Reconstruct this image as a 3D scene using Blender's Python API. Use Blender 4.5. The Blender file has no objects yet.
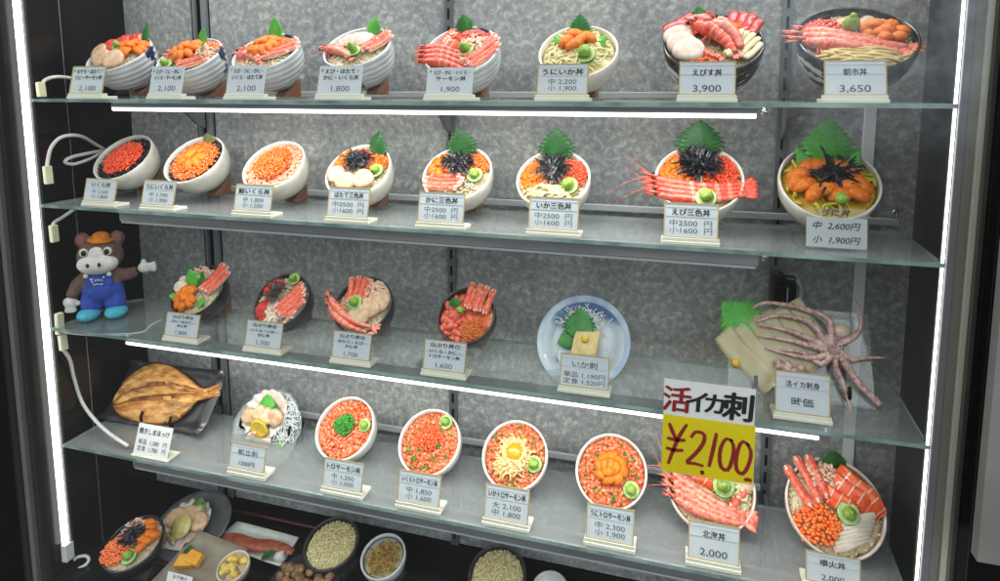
import bpy, math, random
from mathutils import Vector, Matrix, Euler, noise
random.seed(7)
S = bpy.context.scene
COL = S.collection
rad = math.radians
V = Vector

# ------------------------------------------------------------------ camera
PX, PY, FP = 513.0, 158.8, 610.5            # principal point and focal length, in photo pixels (1000 wide)
def _n(v): return v.normalized()
AX = -_n(V((-1721-PX, 89-PY, FP)))          # world axes seen from the camera (right, down, forward)
AY = _n(V((682-PX, 89-PY, FP)))
AY = _n(AY - AX*AX.dot(AY))
AZ = _n(AX.cross(AY))
cam = bpy.data.cameras.new('camera'); camo = bpy.data.objects.new('camera', cam); COL.objects.link(camo)
right = V((AX[0], AY[0], AZ[0])); down = V((AX[1], AY[1], AZ[1])); fwd = V((AX[2], AY[2], AZ[2]))
m3 = Matrix((right, -down, -fwd)).transposed()
C0 = V((.013, .195, 0))                     # where the photographer's lens is
camo.matrix_world = Matrix.Translation(C0) @ m3.to_4x4()
cam.sensor_width = 36; cam.lens = 36*FP/1000
cam.shift_x = (500-PX)/1000; cam.shift_y = -(290.5-PY)/1000
cam.clip_start = .02; cam.clip_end = 200
S.camera = camo
def ray(u, v):
    c = V(((u-PX)/FP, (v-PY)/FP, 1)); return V((AX.dot(c), AY.dot(c), AZ.dot(c)))
def at(u, v, Y):                             # the point of the upright plane at depth Y behind a pixel
    r = ray(u, v); return C0+r*((Y-C0.y)/r.y)
def on(u, v, z):                             # the point of the level plane at height z behind a pixel
    r = ray(u, v); return C0+r*(z/r.z)

# ------------------------------------------------------------------ light
S.view_settings.view_transform = 'Standard'; S.view_settings.look = 'None'
S.view_settings.exposure = 0; S.view_settings.gamma = 1
S.cycles.use_denoising = True
S.cycles.max_bounces = 10; S.cycles.transparent_max_bounces = 24; S.cycles.caustics_reflective = False; S.cycles.caustics_refractive = False
S.cycles.sample_clamp_indirect = 4
W = bpy.data.worlds.new('World'); S.world = W; W.use_nodes = True
def build_world():
    """the street behind the photographer: dark at eye level, open sky high in front of the cabinet"""
    nt = W.node_tree; N = nt.nodes; L = nt.links
    bg = N['Background']; tc = N.new('ShaderNodeTexCoord'); sp = N.new('ShaderNodeSeparateXYZ'); L.new(tc.outputs['Generated'], sp.inputs[0])
    cr = N.new('ShaderNodeValToRGB'); e = cr.color_ramp.elements
    e[0].position = .0; e[0].color = (.045, .045, .045, 1); e[1].position = .62; e[1].color = (1, 1, 1, 1)
    k = e.new(.22); k.color = (.06, .062, .065, 1); k = e.new(.40); k.color = (.75, .80, .85, 1)
    L.new(sp.outputs['Z'], cr.inputs['Fac'])
    # bright noise patches added at the right, to show as reflections in the front glass
    mr = N.new('ShaderNodeMapRange'); mr.interpolation_type = 'SMOOTHSTEP'; mr.inputs['From Min'].default_value = .06; mr.inputs['From Max'].default_value = .20; L.new(sp.outputs['X'], mr.inputs['Value'])
    mz = N.new('ShaderNodeMapRange'); mz.interpolation_type = 'SMOOTHSTEP'; mz.inputs['From Min'].default_value = -.16; mz.inputs['From Max'].default_value = .06; L.new(sp.outputs['Z'], mz.inputs['Value'])
    mm = N.new('ShaderNodeMath'); mm.operation = 'MULTIPLY'; L.new(mr.outputs['Result'], mm.inputs[0]); L.new(mz.outputs['Result'], mm.inputs[1])
    vo = N.new('ShaderNodeTexNoise'); vo.inputs['Scale'].default_value = 7; vo.inputs['Detail'].default_value = 5; vo.inputs['Roughness'].default_value = .7; L.new(tc.outputs['Generated'], vo.inputs['Vector'])
    r2 = N.new('ShaderNodeValToRGB'); r2.color_ramp.elements[0].position = .40; r2.color_ramp.elements[0].color = (.10, .105, .11, 1); r2.color_ramp.elements[1].position = .60; r2.color_ramp.elements[1].color = (.62, .72, .80, 1)
    L.new(vo.outputs['Fac'], r2.inputs['Fac'])
    ml = N.new('ShaderNodeMix'); ml.data_type = 'RGBA'; ml.blend_type = 'ADD'; L.new(mm.outputs[0], ml.inputs['Factor']); L.new(cr.outputs['Color'], ml.inputs['A']); L.new(r2.outputs['Color'], ml.inputs['B'])
    L.new(ml.outputs['Result'], bg.inputs['Color']); bg.inputs['Strength'].default_value = WORLD
WORLD = 2.3
build_world()
K_BAR, K_TOP = 3.2, 9.0
def area(name, loc, sx, sy, power, rot=(0, 0, 0), color=(1, .98, .95)):
    l = bpy.data.lights.new(name, 'AREA'); l.shape = 'RECTANGLE'; l.size = sx; l.size_y = sy; l.energy = power; l.color = color
    o = bpy.data.objects.new(name, l); COL.objects.link(o); o.location = loc; o.rotation_euler = rot
    return o
Z1, Z2, Z3, Z4, ZD = -.022, -.266, -.563, -.858, -1.195     # shelf tops and deck
YF, YB = 1.25, 1.468                                       # front and back of the shelves
XL, XR = -1.437, .456                                      # side walls
YW = 1.53
area('cabinet_top_lamp', (-.49, 1.40, .50), 1.75, .10, K_TOP, (rad(-6), 0, 0))
area('shelf_lamp_upper', (-.53, 1.280, Z1-.034), 1.25, .010, K_BAR, (rad(10), 0, 0))
area('shelf_lamp_lower', (-.50, 1.280, Z3-.034), 1.45, .010, K_BAR, (rad(10), 0, 0))

# ------------------------------------------------------------------ materials
def lin(h):
    if isinstance(h, tuple): return (*h, 1)
    h = h.lstrip('#'); o = []
    for i in (0, 2, 4):
        c = int(h[i:i+2], 16)/255; o.append(c/12.92 if c <= .04045 else ((c+.055)/1.055)**2.4)
    return (*o, 1)
_M = {}
def mat(name, col, rough=.45, col2=None, scale=60, bump=0, bscale=None, metal=0, sss=0, coat=0, spec=.5, lo=.38, hi=.62, detail=3, stretch=None, emit=0, alpha=1, trans=0):
    if name in _M: return _M[name]
    m = bpy.data.materials.new(name); m.use_nodes = True; _M[name] = m
    nt = m.node_tree; N = nt.nodes; L = nt.links; b = N['Principled BSDF']
    b.inputs['Base Color'].default_value = lin(col); b.inputs['Roughness'].default_value = rough; b.inputs['Metallic'].default_value = metal
    b.inputs['Specular IOR Level'].default_value = spec
    if coat: b.inputs['Coat Weight'].default_value = coat; b.inputs['Coat Roughness'].default_value = .12
    if sss: b.inputs['Subsurface Weight'].default_value = sss; b.inputs['Subsurface Radius'].default_value = (1, .5, .3); b.inputs['Subsurface Scale'].default_value = .004
    if alpha < 1: b.inputs['Alpha'].default_value = alpha
    if trans: b.inputs['Transmission Weight'].default_value = trans
    if emit: b.inputs['Emission Color'].default_value = lin(col); b.inputs['Emission Strength'].default_value = emit
    if col2 or bump:
        tc = N.new('ShaderNodeTexCoord'); src = tc.outputs['Object']
        if stretch:
            mp = N.new('ShaderNodeMapping'); mp.inputs['Scale'].default_value = stretch; L.new(src, mp.inputs['Vector']); src = mp.outputs['Vector']
    if col2:
        nz = N.new('ShaderNodeTexNoise'); nz.inputs['Scale'].default_value = scale; nz.inputs['Detail'].default_value = detail; L.new(src, nz.inputs['Vector'])
        cr = N.new('ShaderNodeValToRGB'); cr.color_ramp.elements[0].position = lo; cr.color_ramp.elements[1].position = hi
        cr.color_ramp.elements[0].color = lin(col); cr.color_ramp.elements[1].color = lin(col2)
        L.new(nz.outputs['Fac'], cr.inputs['Fac']); L.new(cr.outputs['Color'], b.inputs['Base Color'])
    if bump:
        n2 = N.new('ShaderNodeTexNoise'); n2.inputs['Scale'].default_value = bscale or scale; n2.inputs['Detail'].default_value = 4; L.new(src, n2.inputs['Vector'])
        bp = N.new('ShaderNodeBump'); bp.inputs['Strength'].default_value = bump; bp.inputs['Distance'].default_value = .002
        L.new(n2.outputs['Fac'], bp.inputs['Height']); L.new(bp.outputs['Normal'], b.inputs['Normal'])
    return m
def clear(name, tint=(1, 1, 1), ior=1.45, rough=.03, haze=0, hazecol=(.8, .85, .85), gain=1.0):
    """thin clear sheet: transparent with a Fresnel gloss, and a little diffuse mixed in"""
    if name in _M: return _M[name]
    m = bpy.data.materials.new(name); m.use_nodes = True; _M[name] = m
    nt = m.node_tree; N = nt.nodes; L = nt.links; N.remove(N['Principled BSDF']); out = N['Material Output']
    t = N.new('ShaderNodeBsdfTransparent'); t.inputs['Color'].default_value = (*tint, 1)
    g = N.new('ShaderNodeBsdfGlossy'); g.inputs['Roughness'].default_value = rough; g.inputs['Color'].default_value = (gain, gain, gain, 1)
    f = N.new('ShaderNodeFresnel'); ge = N.new('ShaderNodeNewGeometry'); io = N.new('ShaderNodeMix')   # same gloss seen from either side
    io.inputs['A'].default_value = ior; io.inputs['B'].default_value = 1/ior; L.new(ge.outputs['Backfacing'], io.inputs['Factor']); L.new(io.outputs['Result'], f.inputs['IOR'])
    mx = N.new('ShaderNodeMixShader'); L.new(f.outputs['Fac'], mx.inputs['Fac']); L.new(t.outputs[0], mx.inputs[1]); L.new(g.outputs[0], mx.inputs[2])
    last = mx
    if haze:
        d = N.new('ShaderNodeBsdfDiffuse'); d.inputs['Color'].default_value = (*hazecol, 1)
        m2 = N.new('ShaderNodeMixShader'); m2.inputs['Fac'].default_value = haze; L.new(mx.outputs[0], m2.inputs[1]); L.new(d.outputs[0], m2.inputs[2]); last = m2
    L.new(last.outputs[0], out.inputs['Surface'])
    return m
def lamp_mat(name, strength, col=(1, .985, .95)):
    m = bpy.data.materials.new(name); m.use_nodes = True; nt = m.node_tree; N = nt.nodes
    b = N['Principled BSDF']; b.inputs['Base Color'].default_value = (.9, .9, .88, 1)
    b.inputs['Emission Color'].default_value = (*col, 1); b.inputs['Emission Strength'].default_value = strength
    return m

def stone_mat():
    m = bpy.data.materials.new('grey_marble'); m.use_nodes = True; nt = m.node_tree; N = nt.nodes; L = nt.links; b = N['Principled BSDF']
    tc = N.new('ShaderNodeTexCoord')
    n1 = N.new('ShaderNodeTexNoise'); n1.inputs['Scale'].default_value = 64; n1.inputs['Detail'].default_value = 8; n1.inputs['Roughness'].default_value = .72; n1.inputs['Distortion'].default_value = .35
    n2 = N.new('ShaderNodeTexNoise'); n2.inputs['Scale'].default_value = 4.5; n2.inputs['Detail'].default_value = 3; n2.inputs['Distortion'].default_value = .8
    n3 = N.new('ShaderNodeTexVoronoi'); n3.inputs['Scale'].default_value = 95
    for n in (n1, n2, n3): L.new(tc.outputs['Object'], n.inputs['Vector'])
    c1 = N.new('ShaderNodeValToRGB'); e = c1.color_ramp.elements
    e[0].position = .32; e[0].color = (.17, .178, .182, 1); e[1].position = .69; e[1].color = (.52, .53, .52, 1)
    k = c1.color_ramp.elements.new(.5); k.color = (.27, .277, .275, 1)
    L.new(n1.outputs['Fac'], c1.inputs['Fac'])
    c2 = N.new('ShaderNodeValToRGB'); e = c2.color_ramp.elements
    e[0].position = .35; e[0].color = (.82, .85, .88, 1); e[1].position = .7; e[1].color = (1.18, 1.16, 1.12, 1)
    L.new(n2.outputs['Fac'], c2.inputs['Fac'])
    mx = N.new('ShaderNodeMix'); mx.data_type = 'RGBA'; mx.blend_type = 'MULTIPLY'; mx.inputs['Factor'].default_value = 1
    L.new(c1.outputs['Color'], mx.inputs['A']); L.new(c2.outputs['Color'], mx.inputs['B'])
    L.new(mx.outputs['Result'], b.inputs['Base Color'])
    b.inputs['Roughness'].default_value = .28; b.inputs['Specular IOR Level'].default_value = .45
    return m
STONE = stone_mat()
BLACKP = mat('black_panel', '#09090a', .25, '#111112', 14, spec=.32)
GREYP = mat('charcoal_panel', '#3a3c40', .35, '#2e3034', 20)
FRAMEB = mat('black_frame', '#060607', .55, spec=.25)
ALU = mat('brushed_aluminium', '#b9bbbd', .38, '#a2a4a8', 40, metal=.75, stretch=(.1, 1, 1))
ALUD = mat('grey_aluminium', '#85888c', .4, '#74777b', 30, metal=.5, stretch=(.1, 1, 1))
BEIGE = mat('beige_trim', '#a39f93', .5, '#948f84', 25)
CHROME = mat('chrome', '#d8dadc', .16, metal=1)
WHITEP = mat('white_plastic', '#e6e4da', .4)
CABLEM = mat('white_cable', '#d9d8d0', .45)
CONN = mat('cream_connector', '#dcd6b4', .5)
GLASS = clear('shelf_glass', (.93, .965, .95), 1.5, .09, .13, (.62, .66, .66))
GLASSHAZE = clear('milky_shelf_glass', (.86, .90, .89), 1.5, .13, .20, (.62, .65, .65))  # more grey diffuse mixed in than in the other shelves
GEDGE = mat('glass_edge', '#6c8580', .15, '#9db3ac', 18, stretch=(1, 1, 1), spec=.8)
ACRYL = clear('clear_acrylic', (.93, .94, .93), 1.49, .04, .05)
FRONTG = clear('front_glass', (.97, .98, .975), 1.45, .0, 0)
LED = lamp_mat('led_diffuser', 2.6)
LEDT = lamp_mat('led_tube', 5.0)
WOOD = mat('brown_block', '#a9683c', .45, '#8d5430', 30, stretch=(1, 8, 8))
PAPER = mat('card_paper', '#c8ced0', .5, '#bec5c8', 12)
PAPERW = mat('white_paper', '#e9e8e4', .6)
GOLD = mat('gold_border', '#b39a5c', .45)
CREAM = mat('cream_base', '#e4e2cf', .35)
INK = mat('black_ink', '#101012', .6)
INKG = mat('grey_ink', '#3a4150', .6)
RED = mat('red_ink', '#8f1410', .6)
YELLOW = mat('yellow_paper', '#ead404', .5, '#e2cb02', 10)
CERW = mat('white_glaze', '#e4e0d6', .22, '#d9d4c8', 18, coat=.3)
CERI = mat('ivory_glaze', '#e6e2d8', .22, '#d8d3c6', 30, coat=.4)
CERR = mat('pale_grey_glaze', '#d5d8da', .25, '#c3c8cc', 25, coat=.3)
CERP = mat('pale_pink_glaze', '#e2d0c4', .3, '#d8c2b6', 25, coat=.3)
NAVY = mat('navy_brush', '#1c2a4c', .3)
BLKL = mat('black_lacquer', '#121214', .2, '#1a1a1d', 20, coat=.4)
BRUSH = mat('black_white_brush', '#101012', .3, '#dcdcd6', 22, lo=.52, hi=.55, detail=6, stretch=(1, 1, 2.6))
CHAR = mat('charcoal_glaze', '#2b2a2c', .35, '#363437', 30, coat=.2)
ROE = mat('salmon_roe', '#e5380f', .12, '#f0561a', 120, coat=1, sss=.15)
ROEO = mat('orange_roe', '#f0620f', .12, '#f57d22', 120, coat=1, sss=.15)
ROER = mat('red_roe', '#c92a14', .12, '#dd4020', 120, coat=1, sss=.15)
UNI = mat('sea_urchin_orange', '#f78608', .45, '#e06a04', 230, .9, 520, coat=.08)
UNID = mat('sea_urchin_amber', '#f08418', .45, '#d9660c', 200, .9, 520, coat=.08)
TUNA = mat('tuna_red', '#b52a26', .35, '#c94a40', 90, coat=.3, sss=.1)
SALM = mat('salmon_orange', '#e8481a', .25, '#ee6a38', 70, coat=.3, sss=.1)
SALMW = mat('salmon_fat', '#f4b79c', .35, coat=.3)
MINCE = mat('minced_salmon', '#e4622e', .3, '#f2a680', 150, coat=.3, sss=.1, lo=.45, hi=.7)
MINCEP = mat('flaked_salmon', '#f0906a', .45, '#f6b79a', 130, lo=.4, hi=.66)
SHR = mat('shrimp_shell', '#dd4a34', .35, '#ee9a80', 150, .3, 260, coat=.35, sss=.1)
SHRR = mat('red_shrimp_shell', '#d8331f', .35, '#ea6a50', 140, .3, 260, coat=.35, sss=.1)
SHRP = mat('pink_shrimp_meat', '#ea9484', .32, '#dd6f62', 90, coat=.3, sss=.15)
CRABR = mat('crab_red', '#d23a1e', .42, '#e8785a', 170, .4, 330, coat=.15)
CRABW = mat('crab_white', '#efc0a8', .4, '#f3d9cb', 120)
FLAKE = mat('crab_flakes', '#ecc9b4', .5, '#dc8f78', 150, lo=.5, hi=.7)
SCAL = mat('scallop_flesh', '#d8b995', .4, '#c79c78', 85, .35, 260, coat=.15, sss=.1)
SCALW = mat('white_fish', '#e0d0c0', .35, '#d6b4a2', 60, .25, 220, coat=.25, sss=.1)
SQUID = mat('squid_strips', '#eadfb0', .35, '#e0d092', 80, coat=.3, sss=.2)
RICE = mat('cooked_rice', '#dccfb2', .5, '#cbb98f', 140)
RICEY = mat('pale_rice', '#dccf9f', .5, '#cbbb86', 90)
LEAF = mat('shiso_leaf', '#226a26', .4, '#368632', 60, .5, 150)
LEAFD = mat('dark_shiso_leaf', '#1a4f20', .4, '#286a2a', 60, .5, 150)
LEAFB = mat('bright_shiso_leaf', '#46a234', .4, '#5eb446', 60, .5, 150)
VEIN = {'shiso_leaf': mat('leaf_vein', '#2f7030', .45), 'dark_shiso_leaf': mat('dark_leaf_vein', '#225a2a', .45), 'bright_shiso_leaf': mat('bright_leaf_vein', '#5aae46', .4)}
NORI = mat('nori', '#0a0a0e', .32, '#191920', 90)
WASA = mat('wasabi', '#7d9f3a', .55, '#93b24c', 110, .6, 300)
CUKE = mat('cucumber_flesh', '#8fb556', .4, '#b4cf86', 120, coat=.1)
CUKES = mat('cucumber_skin', '#1f5a22', .35)
ONION = mat('spring_onion', '#3f9a2c', .4, '#2a7d22', 200)
YOLK = mat('egg_yolk', '#f59a0a', .12, '#f7a81a', 20, coat=.8, sss=.2)
EYE = mat('black_eye', '#050505', .15)
LEMON = mat('lemon_flesh', '#e4c64a', .35, '#d5b02e', 120, coat=.3)
LEMONR = mat('lemon_rind', '#e0b81a', .4)
DAIKON = mat('daikon_threads', '#dfe4e0', .4)

# ------------------------------------------------------------------ mesh builder
class MB:
    def __init__(s): s.v = []; s.f = []; s.m = []
    def add(s, vs, fs, mi=0, M=None):
        b = len(s.v)
        s.v += [(M @ V(p) if M is not None else V(p)) for p in vs]
        for f in fs: s.f.append(tuple(i+b for i in f)); s.m.append(mi)
    def box(s, c, d, M=None, mi=0):
        x, y, z = d[0]/2, d[1]/2, d[2]/2
        vs = [(c[0]+a*x, c[1]+b*y, c[2]+e*z) for a in (-1, 1) for b in (-1, 1) for e in (-1, 1)]
        s.add(vs, [(0, 1, 3, 2), (4, 6, 7, 5), (0, 4, 5, 1), (2, 3, 7, 6), (0, 2, 6, 4), (1, 5, 7, 3)], mi, M)
    def prism(s, poly, d, M=None, mi=0):            # outline in xy pushed along z from 0 to d
        n = len(poly)
        vs = [(x, y, 0) for x, y in poly]+[(x, y, d) for x, y in poly]
        s.add(vs, [tuple(range(n))[::-1], tuple(range(n, 2*n))]+[(i, (i+1) % n, n+(i+1) % n, n+i) for i in range(n)], mi, M)
    def tube(s, pts, r, n=8, flat=1, M=None, mi=0, up=None, mi_fn=None, jit=0):
        pts = [V(p) for p in pts]; k = len(pts)
        rs = r if isinstance(r, (list, tuple)) else [r]*k
        vs = []; prev = None
        for i, p in enumerate(pts):
            t = (pts[min(i+1, k-1)]-pts[max(i-1, 0)]);
            t = t.normalized() if t.length > 1e-9 else V((0, 0, 1))
            u = V(up) if up else (prev or V((0, 0, 1)))
            a = u-t*u.dot(t)
            if a.length < 1e-4: a = V((1, 0, 0))-t*t.x
            if a.length < 1e-4: a = V((0, 1, 0))-t*t.y
            a.normalize(); prev = a; b = t.cross(a)
            for j in range(n):
                q = 2*math.pi*j/n
                rr = rs[i]*(1+(random.uniform(-jit, jit) if jit else 0))
                vs.append(p+a*math.cos(q)*rr*flat+b*math.sin(q)*rr)
        fs = []; base = len(s.f)
        for i in range(k-1):
            for j in range(n): fs.append((i*n+j, i*n+(j+1) % n, (i+1)*n+(j+1) % n, (i+1)*n+j))
        fs.append(tuple(range(n))[::-1]); fs.append(tuple((k-1)*n+j for j in range(n)))
        s.add(vs, fs, mi, M)
        if mi_fn:
            for i in range(k-1):
                for j in range(n): s.m[base+i*n+j] = mi_fn(i, j)
    def ell(s, c, r, rot=None, seg=10, ring=6, M=None, mi=0, nz=0, nf=40):
        R = rot.to_matrix() if isinstance(rot, Euler) else (rot or Matrix.Identity(3)); c = V(c); vs = []
        off = V((random.random()*9, random.random()*9, 0))
        def pt(th, ph):
            d = V((math.sin(th)*math.cos(ph), math.sin(th)*math.sin(ph), math.cos(th)))
            k = 1+(nz*noise.noise(d*1.7+off) if nz else 0)
            return c+R @ V((d.x*r[0]*k, d.y*r[1]*k, d.z*r[2]*k))
        vs.append(pt(0, 0))
        for i in range(1, ring):
            for j in range(seg): vs.append(pt(math.pi*i/ring, 2*math.pi*j/seg))
        vs.append(pt(math.pi, 0)); fs = []
        for j in range(seg): fs.append((0, 1+j, 1+(j+1) % seg))
        for i in range(ring-2):
            for j in range(seg):
                a = 1+i*seg+j; b = 1+i*seg+(j+1) % seg; fs.append((a, a+seg, b+seg, b))
        l = len(vs)-1
        for j in range(seg): fs.append((l, 1+(ring-2)*seg+(j+1) % seg, 1+(ring-2)*seg+j))
        s.add(vs, fs, mi, M)
    def lathe(s, prof, n=48, M=None, mi=0, rf=None, mi_fn=None):
        vs = []
        for i, (r, z) in enumerate(prof):
            for j in range(n):
                a = 2*math.pi*j/n; rr, zz = (rf(i, a, r, z) if rf else (r, z)); vs.append((rr*math.cos(a), rr*math.sin(a), zz))
        fs = []; base = len(s.f)
        for i in range(len(prof)-1):
            for j in range(n): fs.append((i*n+j, i*n+(j+1) % n, (i+1)*n+(j+1) % n, (i+1)*n+j))
        fs.append(tuple(range(n))[::-1]); fs.append(tuple((len(prof)-1)*n+j for j in range(n)))
        s.add(vs, fs, mi, M)
        if mi_fn:
            for i in range(len(prof)-1):
                for j in range(n): s.m[base+i*n+j] = mi_fn(i, 2*math.pi*j/n)
    def build(s, name, mats, parent=None, smooth=True, loc=None, rot=None):
        me = bpy.data.meshes.new(name); me.from_pydata([tuple(p) for p in s.v], [], s.f)
        ms = mats if isinstance(mats, (list, tuple)) else [mats]
        for m in ms: me.materials.append(m)
        me.polygons.foreach_set('material_index', s.m)
        me.polygons.foreach_set('use_smooth', [smooth]*len(s.f)); me.update()
        o = bpy.data.objects.new(name, me); COL.objects.link(o)
        if parent: o.parent = parent
        if loc is not None: o.location = loc
        if rot is not None: o.rotation_euler = rot
        return o
def part(name, mats, parent, smooth=True): return MB(), (name, mats, parent, smooth)
def tag(o, label, cat, group=None, kind=None):
    if label: o['label'] = label
    if cat: o['category'] = cat
    if group: o['group'] = group
    if kind: o['kind'] = kind
    return o
def thing(name, label, cat, loc=(0, 0, 0), rot=(0, 0, 0), group=None):
    o = bpy.data.objects.new(name, None); COL.objects.link(o); o.location = loc; o.rotation_euler = rot
    o.empty_display_size = .03
    return tag(o, label, cat, group)
def bevel(o, w=.0015, seg=2):
    b = o.modifiers.new('bevel', 'BEVEL'); b.width = w; b.segments = seg; b.limit_method = 'ANGLE'; return o
def box_obj(name, lo, hi, m, parent=None, bev=0):
    b = MB(); b.box([(lo[i]+hi[i])/2 for i in range(3)], [hi[i]-lo[i] for i in range(3)]); o = b.build(name, m, parent, False)
    if bev: bevel(o, bev)
    return o

# ------------------------------------------------------------------ lettering
def text_into(mb, body, cx, cy, h, maxw=None, bold=0, mi=0, M=None, slant=0):
    thick = bold > .012; c = bpy.data.curves.new('lettering', 'FONT'); c.body = body; c.resolution_u = 3; c.offset = .004 if thick else bold; c.shear = slant
    o = bpy.data.objects.new('lettering', c); COL.objects.link(o)
    bpy.context.view_layer.update()
    me = bpy.data.meshes.new_from_object(o.evaluated_get(bpy.context.evaluated_depsgraph_get()))
    bpy.data.objects.remove(o); bpy.data.curves.remove(c)
    vs = [v.co.copy() for v in me.vertices]; fs = [tuple(p.vertices) for p in me.polygons]; bpy.data.meshes.remove(me)
    if not vs: return
    x0 = min(v.x for v in vs); x1 = max(v.x for v in vs)
    sx = sy = h
    if maxw: sx = min(maxw/(x1-x0), sx*1.3)
    for k, (ox, oy) in enumerate(((0, 0), (1, 0), (-1, 0), (0, .8), (0, -.8)) if thick else ((0, 0),)):
        mb.add([((v.x-(x0+x1)/2+ox*bold*.75)*sx+cx, (v.y-.36+oy*bold*.5)*sy+cy, .00003*k) for v in vs], fs, mi, M)

# ------------------------------------------------------------------ cabinet
cab = thing('display_cabinet', 'black framed glass fronted food display cabinet with grey marble back', 'display cabinet', (-.48, 1.39, ZD))
def cpart(name, lo, hi, m, bev=0):
    o = box_obj(name, lo, hi, m, None, bev); o.parent = cab; o.matrix_parent_inverse = Matrix.Translation(-cab.location); return o
STD = (-1.190, -.504, .210)
# back wall in four stone panels
xs = [XL, STD[0]-.012, STD[1]-.012, STD[2]-.012]
xe = [STD[0]-.036, STD[1]-.0135, STD[2]-.0135, XR]
for a, b in zip((XL, STD[0]+.028, STD[1]+.001, STD[2]+.001), (STD[0]-.03, STD[1]-.001, STD[2]-.001, XR)):
    cpart('marble_panel', (a, YW, -1.14), (b, YW+.02, .62), STONE)
cpart('recess_backing', (XL, YW+.021, -1.3), (XR, YW+.04, .62), FRAMEB)
cpart('plinth_strip', (XL, YW-.004, -1.22), (XR, YW+.019, -1.143), BLACKP)
cpart('side_panel', (XL-.02, 1.352, -1.3), (XL, YW+.04, .62), BLACKP)
cpart('side_panel', (XL-.02, 1.215, -1.3), (XL, 1.350, .62), BLACKP)
cpart('side_panel', (XR, 1.37, -1.3), (XR+.02, YW+.04, .62), GREYP)
cpart('side_panel', (XR+.003, 1.255, -1.3), (XR+.023, 1.366, .62), GREYP)
cpart('seam_strip', (XL-.001, 1.3502, -1.2), (XL+.0008, 1.3518, .60), ALU)
cpart('deck', (XL, .95, ZD-.02), (XR, YW-.005, ZD), BLACKP)
cpart('ceiling_panel', (XL, 1.20, .60), (XR, YW, .618), BLACKP)
# white strip standing in for a stripe of reflected light on the stone
cpart('reflection_strip', (.358, YW-.006, -1.14), (.378, YW-.0005, -.03), mat('pale_reflection', '#dfe3e6', .35))
# front frame, right: grooved aluminium profile
for x0, x1, y0, m in ((.4105, .4215, 1.2445, mat('lilac_grey', '#77767c', .45)), (.4215, .435, 1.246, mat('olive_grey', '#7d7b70', .5)),
                      (.435, .444, 1.242, mat('pale_bead', '#b9b8a8', .45)), (.444, .450, 1.245, mat('grey_bead', '#6f6d62', .5)), (.450, .457, 1.247, mat('dark_groove', '#4a4943', .5)), (.457, .62, 1.240, FRAMEB)):
    cpart('frame_profile', (x0, y0, -1.4), (x1, 1.253, .62), m, .0015)
# front frame, left
for x0, x1, y0, m in ((-1.488, -1.438, 1.225, mat('brown_black_profile', '#1d1b1a', .5)), (-1.502, -1.488, 1.215, mat('bronze_edge', '#6a6862', .4)), (-1.75, -1.502, 1.21, FRAMEB)):
    cpart('frame_profile', (x0, y0, -1.4), (x1, 1.253, .62), m, .0015)
cpart('front_pane', (-1.50, 1.196, -1.4), (.452, 1.200, .62), FRONTG)
tag(box_obj('neighbouring_panel', (at(981, 520, 1.15).x, 1.15, at(985, 563, 1.15).z), (.72, 1.17, .3), mat('grey_board', '#74726e', .6, '#6a6864', 6)), 'plain grey board standing just right of the cabinet frame', 'board')

# slotted standards with brackets
for i, x in enumerate(STD):
    t = thing('slotted_standard', ('slotted metal upright on the back wall nearest the black side panel', 'slotted metal upright in the middle of the marble back wall', 'slotted metal upright on the right behind the squid')[i], 'shelf standard', (x, YW-.004, -1.14), group='slotted uprights on the back wall')
    b = MB()
    if i == 0:
        b.box((-.014, 0, .88), (.004, .010, 1.76)); b.box((.012, .004, .88), (.016, .008, 1.76)); b.box((.021, 0, .88), (.004, .010, 1.76)); b.build('channel', mat('white_channel', '#8f9497', .35, metal=.5), t, False)
        b = MB(); b.box((0.002, .012, .88), (.028, .004, 1.76)); b.build('slot_strip', FRAMEB, t, False)
    else:
        b.box((0, -.002, .88), (.020, .006, 1.76)); b.build('channel', mat('steel_channel', '#7d8184', .3, metal=.7), t, False)
        b = MB()
        for k in range(44): b.box((0, -.0055, .03+k*.04), (.0055, .0012, .024))
        b.build('slot_strip', FRAMEB, t, False)

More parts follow.
